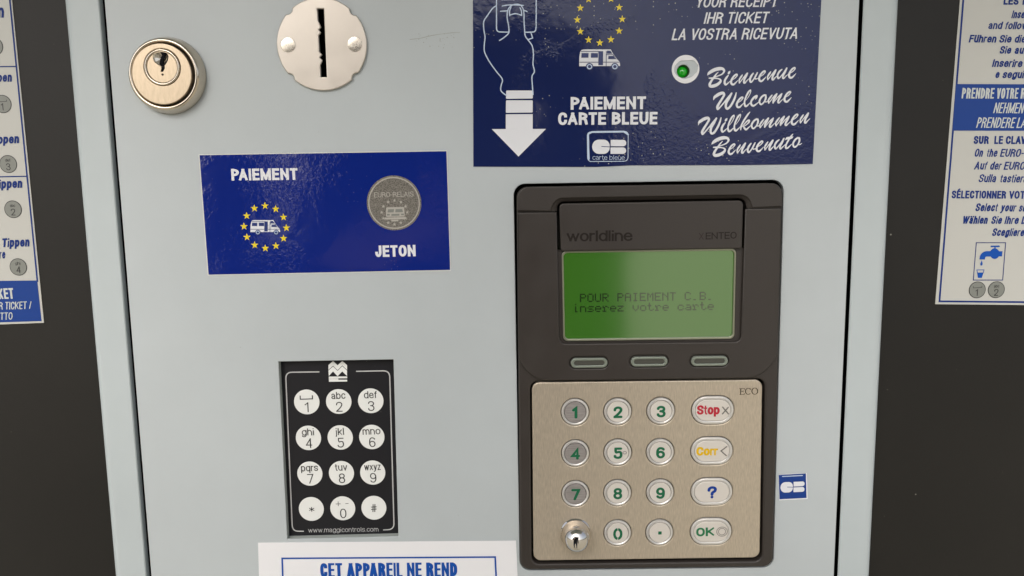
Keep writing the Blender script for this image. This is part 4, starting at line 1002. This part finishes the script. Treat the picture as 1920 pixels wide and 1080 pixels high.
rs = thing('instruction_sheet', 'white and blue instruction sheet with water tap picture on the right charcoal panel', 'notice', px=(1860, 300), h=SH)
plate('sheet', [pq([(1805, -60), (2100, -60), (2080, 573.5), (1753.5, 570.3)], SHh)], SH, SHh, 'sign white', rs)
k = Ink(SI); k.ribbon(pq([(1811, -60), (1761.5, 565), (2080, 568)], SI), [3.4 * PXM] * 3); k.obj('frame_line', 'ink blue', rs)
k = Ink(SI + .00002); k.poly(pq([(1792.6, 157.5), (2090, 158.5), (2085, 245.5), (1786, 245)], SI)); k.obj('blue_band', 'band blue', rs)
RT = [('LES', (1881.3, 8.8), (1909.5, 9), 14.5, .24, 0, 0), ('I', (1917, 9), (1920, 9), 14.5, .24, 0, 0), ('Insert', (1896, 34), (1930, 34.5), 14.5, .19, 10, 0), ('and follow', (1852.2, 54.4), (1926, 55), 14, .19, 10, 0),
      ('Führen Sie', (1816, 79.6), (1895, 80), 14.3, .215, 10, 0), ('die', (1901.5, 80), (1922, 80), 14.3, .215, 10, 0), ('Sie', (1873.5, 100.6), (1894.5, 100.8), 14.3, .215, 10, 0), ('auf', (1901.5, 101), (1924, 101), 14.3, .215, 10, 0),
      ('Inserire', (1859.6, 125.4), (1915.5, 126), 14.3, .215, 10, 0), ('e', (1865.3, 146.3), (1872.5, 146.4), 14.3, .215, 10, 0), ('seguire', (1879, 146.5), (1934, 147), 14.3, .215, 10, 0),
      ('PRENDRE', (1802.7, 184.6), (1863, 184.9), 19.8, .19, 2, 1), ('VOTRE', (1868, 184.9), (1908, 185), 19.8, .19, 2, 1), ('R', (1913.3, 185), (1922.5, 185), 19.8, .19, 2, 1),
      ('NEHMEN', (1862, 212), (1917, 212.5), 19.6, .12, 10, 1), ('PRENDERE', (1830, 239.6), (1900.5, 240), 19.6, .12, 10, 1), ('LA', (1905.5, 240), (1922, 240), 19.6, .12, 10, 1),
      ('SUR', (1825.3, 269.9), (1853.5, 270), 15, .23, 0, 0), ('LE', (1864, 270), (1880, 270), 15, .23, 0, 0), ('CLAV', (1885.3, 270), (1923, 270.3), 15, .23, 0, 0),
      ('On', (1826.3, 293.8), (1841.5, 293.9), 15, .175, 10, 0), ('the', (1849, 294), (1868.5, 294), 15, .175, 10, 0), ('EURO-', (1874.5, 294), (1918, 294.3), 15, .175, 10, 0),
      ('Auf', (1826, 318), (1849, 318), 15, .175, 10, 0), ('der', (1855.3, 318), (1876, 318.3), 15, .175, 10, 0), ('EURO-', (1881.5, 318.3), (1926, 318.6), 15, .175, 10, 0),
      ('Sulla', (1834.2, 341.5), (1866.5, 341.8), 14.8, .175, 10, 0), ('tastiera', (1874, 342), (1925, 342.3), 14.8, .175, 10, 0),
      ('SÉLECTIONNER', (1784, 371.9), (1886, 372.5), 14.6, .22, 0, 0), ('VOTI', (1891.5, 372.6), (1925, 372.8), 14.6, .22, 0, 0),
      ('Select', (1828, 396), (1869, 396.3), 14.8, .205, 10, 0), ('your', (1875.5, 396.5), (1903.5, 396.7), 14.8, .205, 10, 0), ('se', (1909.5, 396.8), (1922.5, 397), 14.8, .205, 10, 0),
      ('Wählen', (1803.3, 419.4), (1850.5, 419.7), 14.6, .205, 10, 0), ('Sie', (1857.7, 419.8), (1877, 419.9), 14.6, .205, 10, 0), ('Ihre', (1882.8, 420), (1908.5, 420.1), 14.6, .205, 10, 0), ('D', (1914.3, 420.2), (1923, 420.2), 14.6, .205, 10, 0),
      ('Scegliere', (1859.3, 442.5), (1919, 443), 14.6, .205, 10, 0)]
for s, p0, p1, cap, t, sl, bl in RT:
    k = Ink(SI + (.00008 if bl else 0)); tx(k, s, p0, p1, cap, t, sl); k.obj('lettering', 'ink white dull' if bl else 'ink blue', rs)
def z9(x, y, h=SI): return at(1680 + x / 8, 440 + y / 8, h)
k = Ink(SI); k.ribbon([z9(1205, 121), z9(1645, 121), z9(1600, 681), z9(1160, 681)], [1.6 * PXM] * 4, True); k.obj('picture_frame', 'ink sign navy', rs)
k = Ink(SI)
k.ribbon([z9(x, y) for x, y in ((1430, 176), (1545, 175))], [.0008] * 2, round_=True); k.ribbon([z9(1487, 180), z9(1484, 215)], [.0006] * 2)
k.poly([z9(1480 + 72 * math.cos(R(a)), 284 + 80 * math.sin(R(a))) for a in range(0, 360, 12)])
k.poly([z9(x, y) for x, y in ((1530, 250), (1598, 248), (1590, 326), (1530, 326))])
P = rl([z9(1292, 372), z9(1300, 288), z9(1440, 287)], .0022); k.ribbon(P, [.0026] * len(P), cap=False)
P = [z9(x, y) for x, y in ((1288, 380), (1300, 440), (1290, 463), (1270, 463), (1262, 440))]; k.poly(P)
k.poly([z9(x, y) for x, y in ((1216, 568), (1312, 568), (1286, 647), (1228, 647))]); k.ribbon([z9(1222, 575), z9(1212, 528), z9(1320, 528), z9(1308, 575)], [.0003] * 4)
k.obj('tap_pictogram', 'ink bright blue', rs)
disc(rs, 1832.3, 543.5, '1', '', 15.2); disc(rs, 1868, 543.2, '2', 'abc', 15.2)
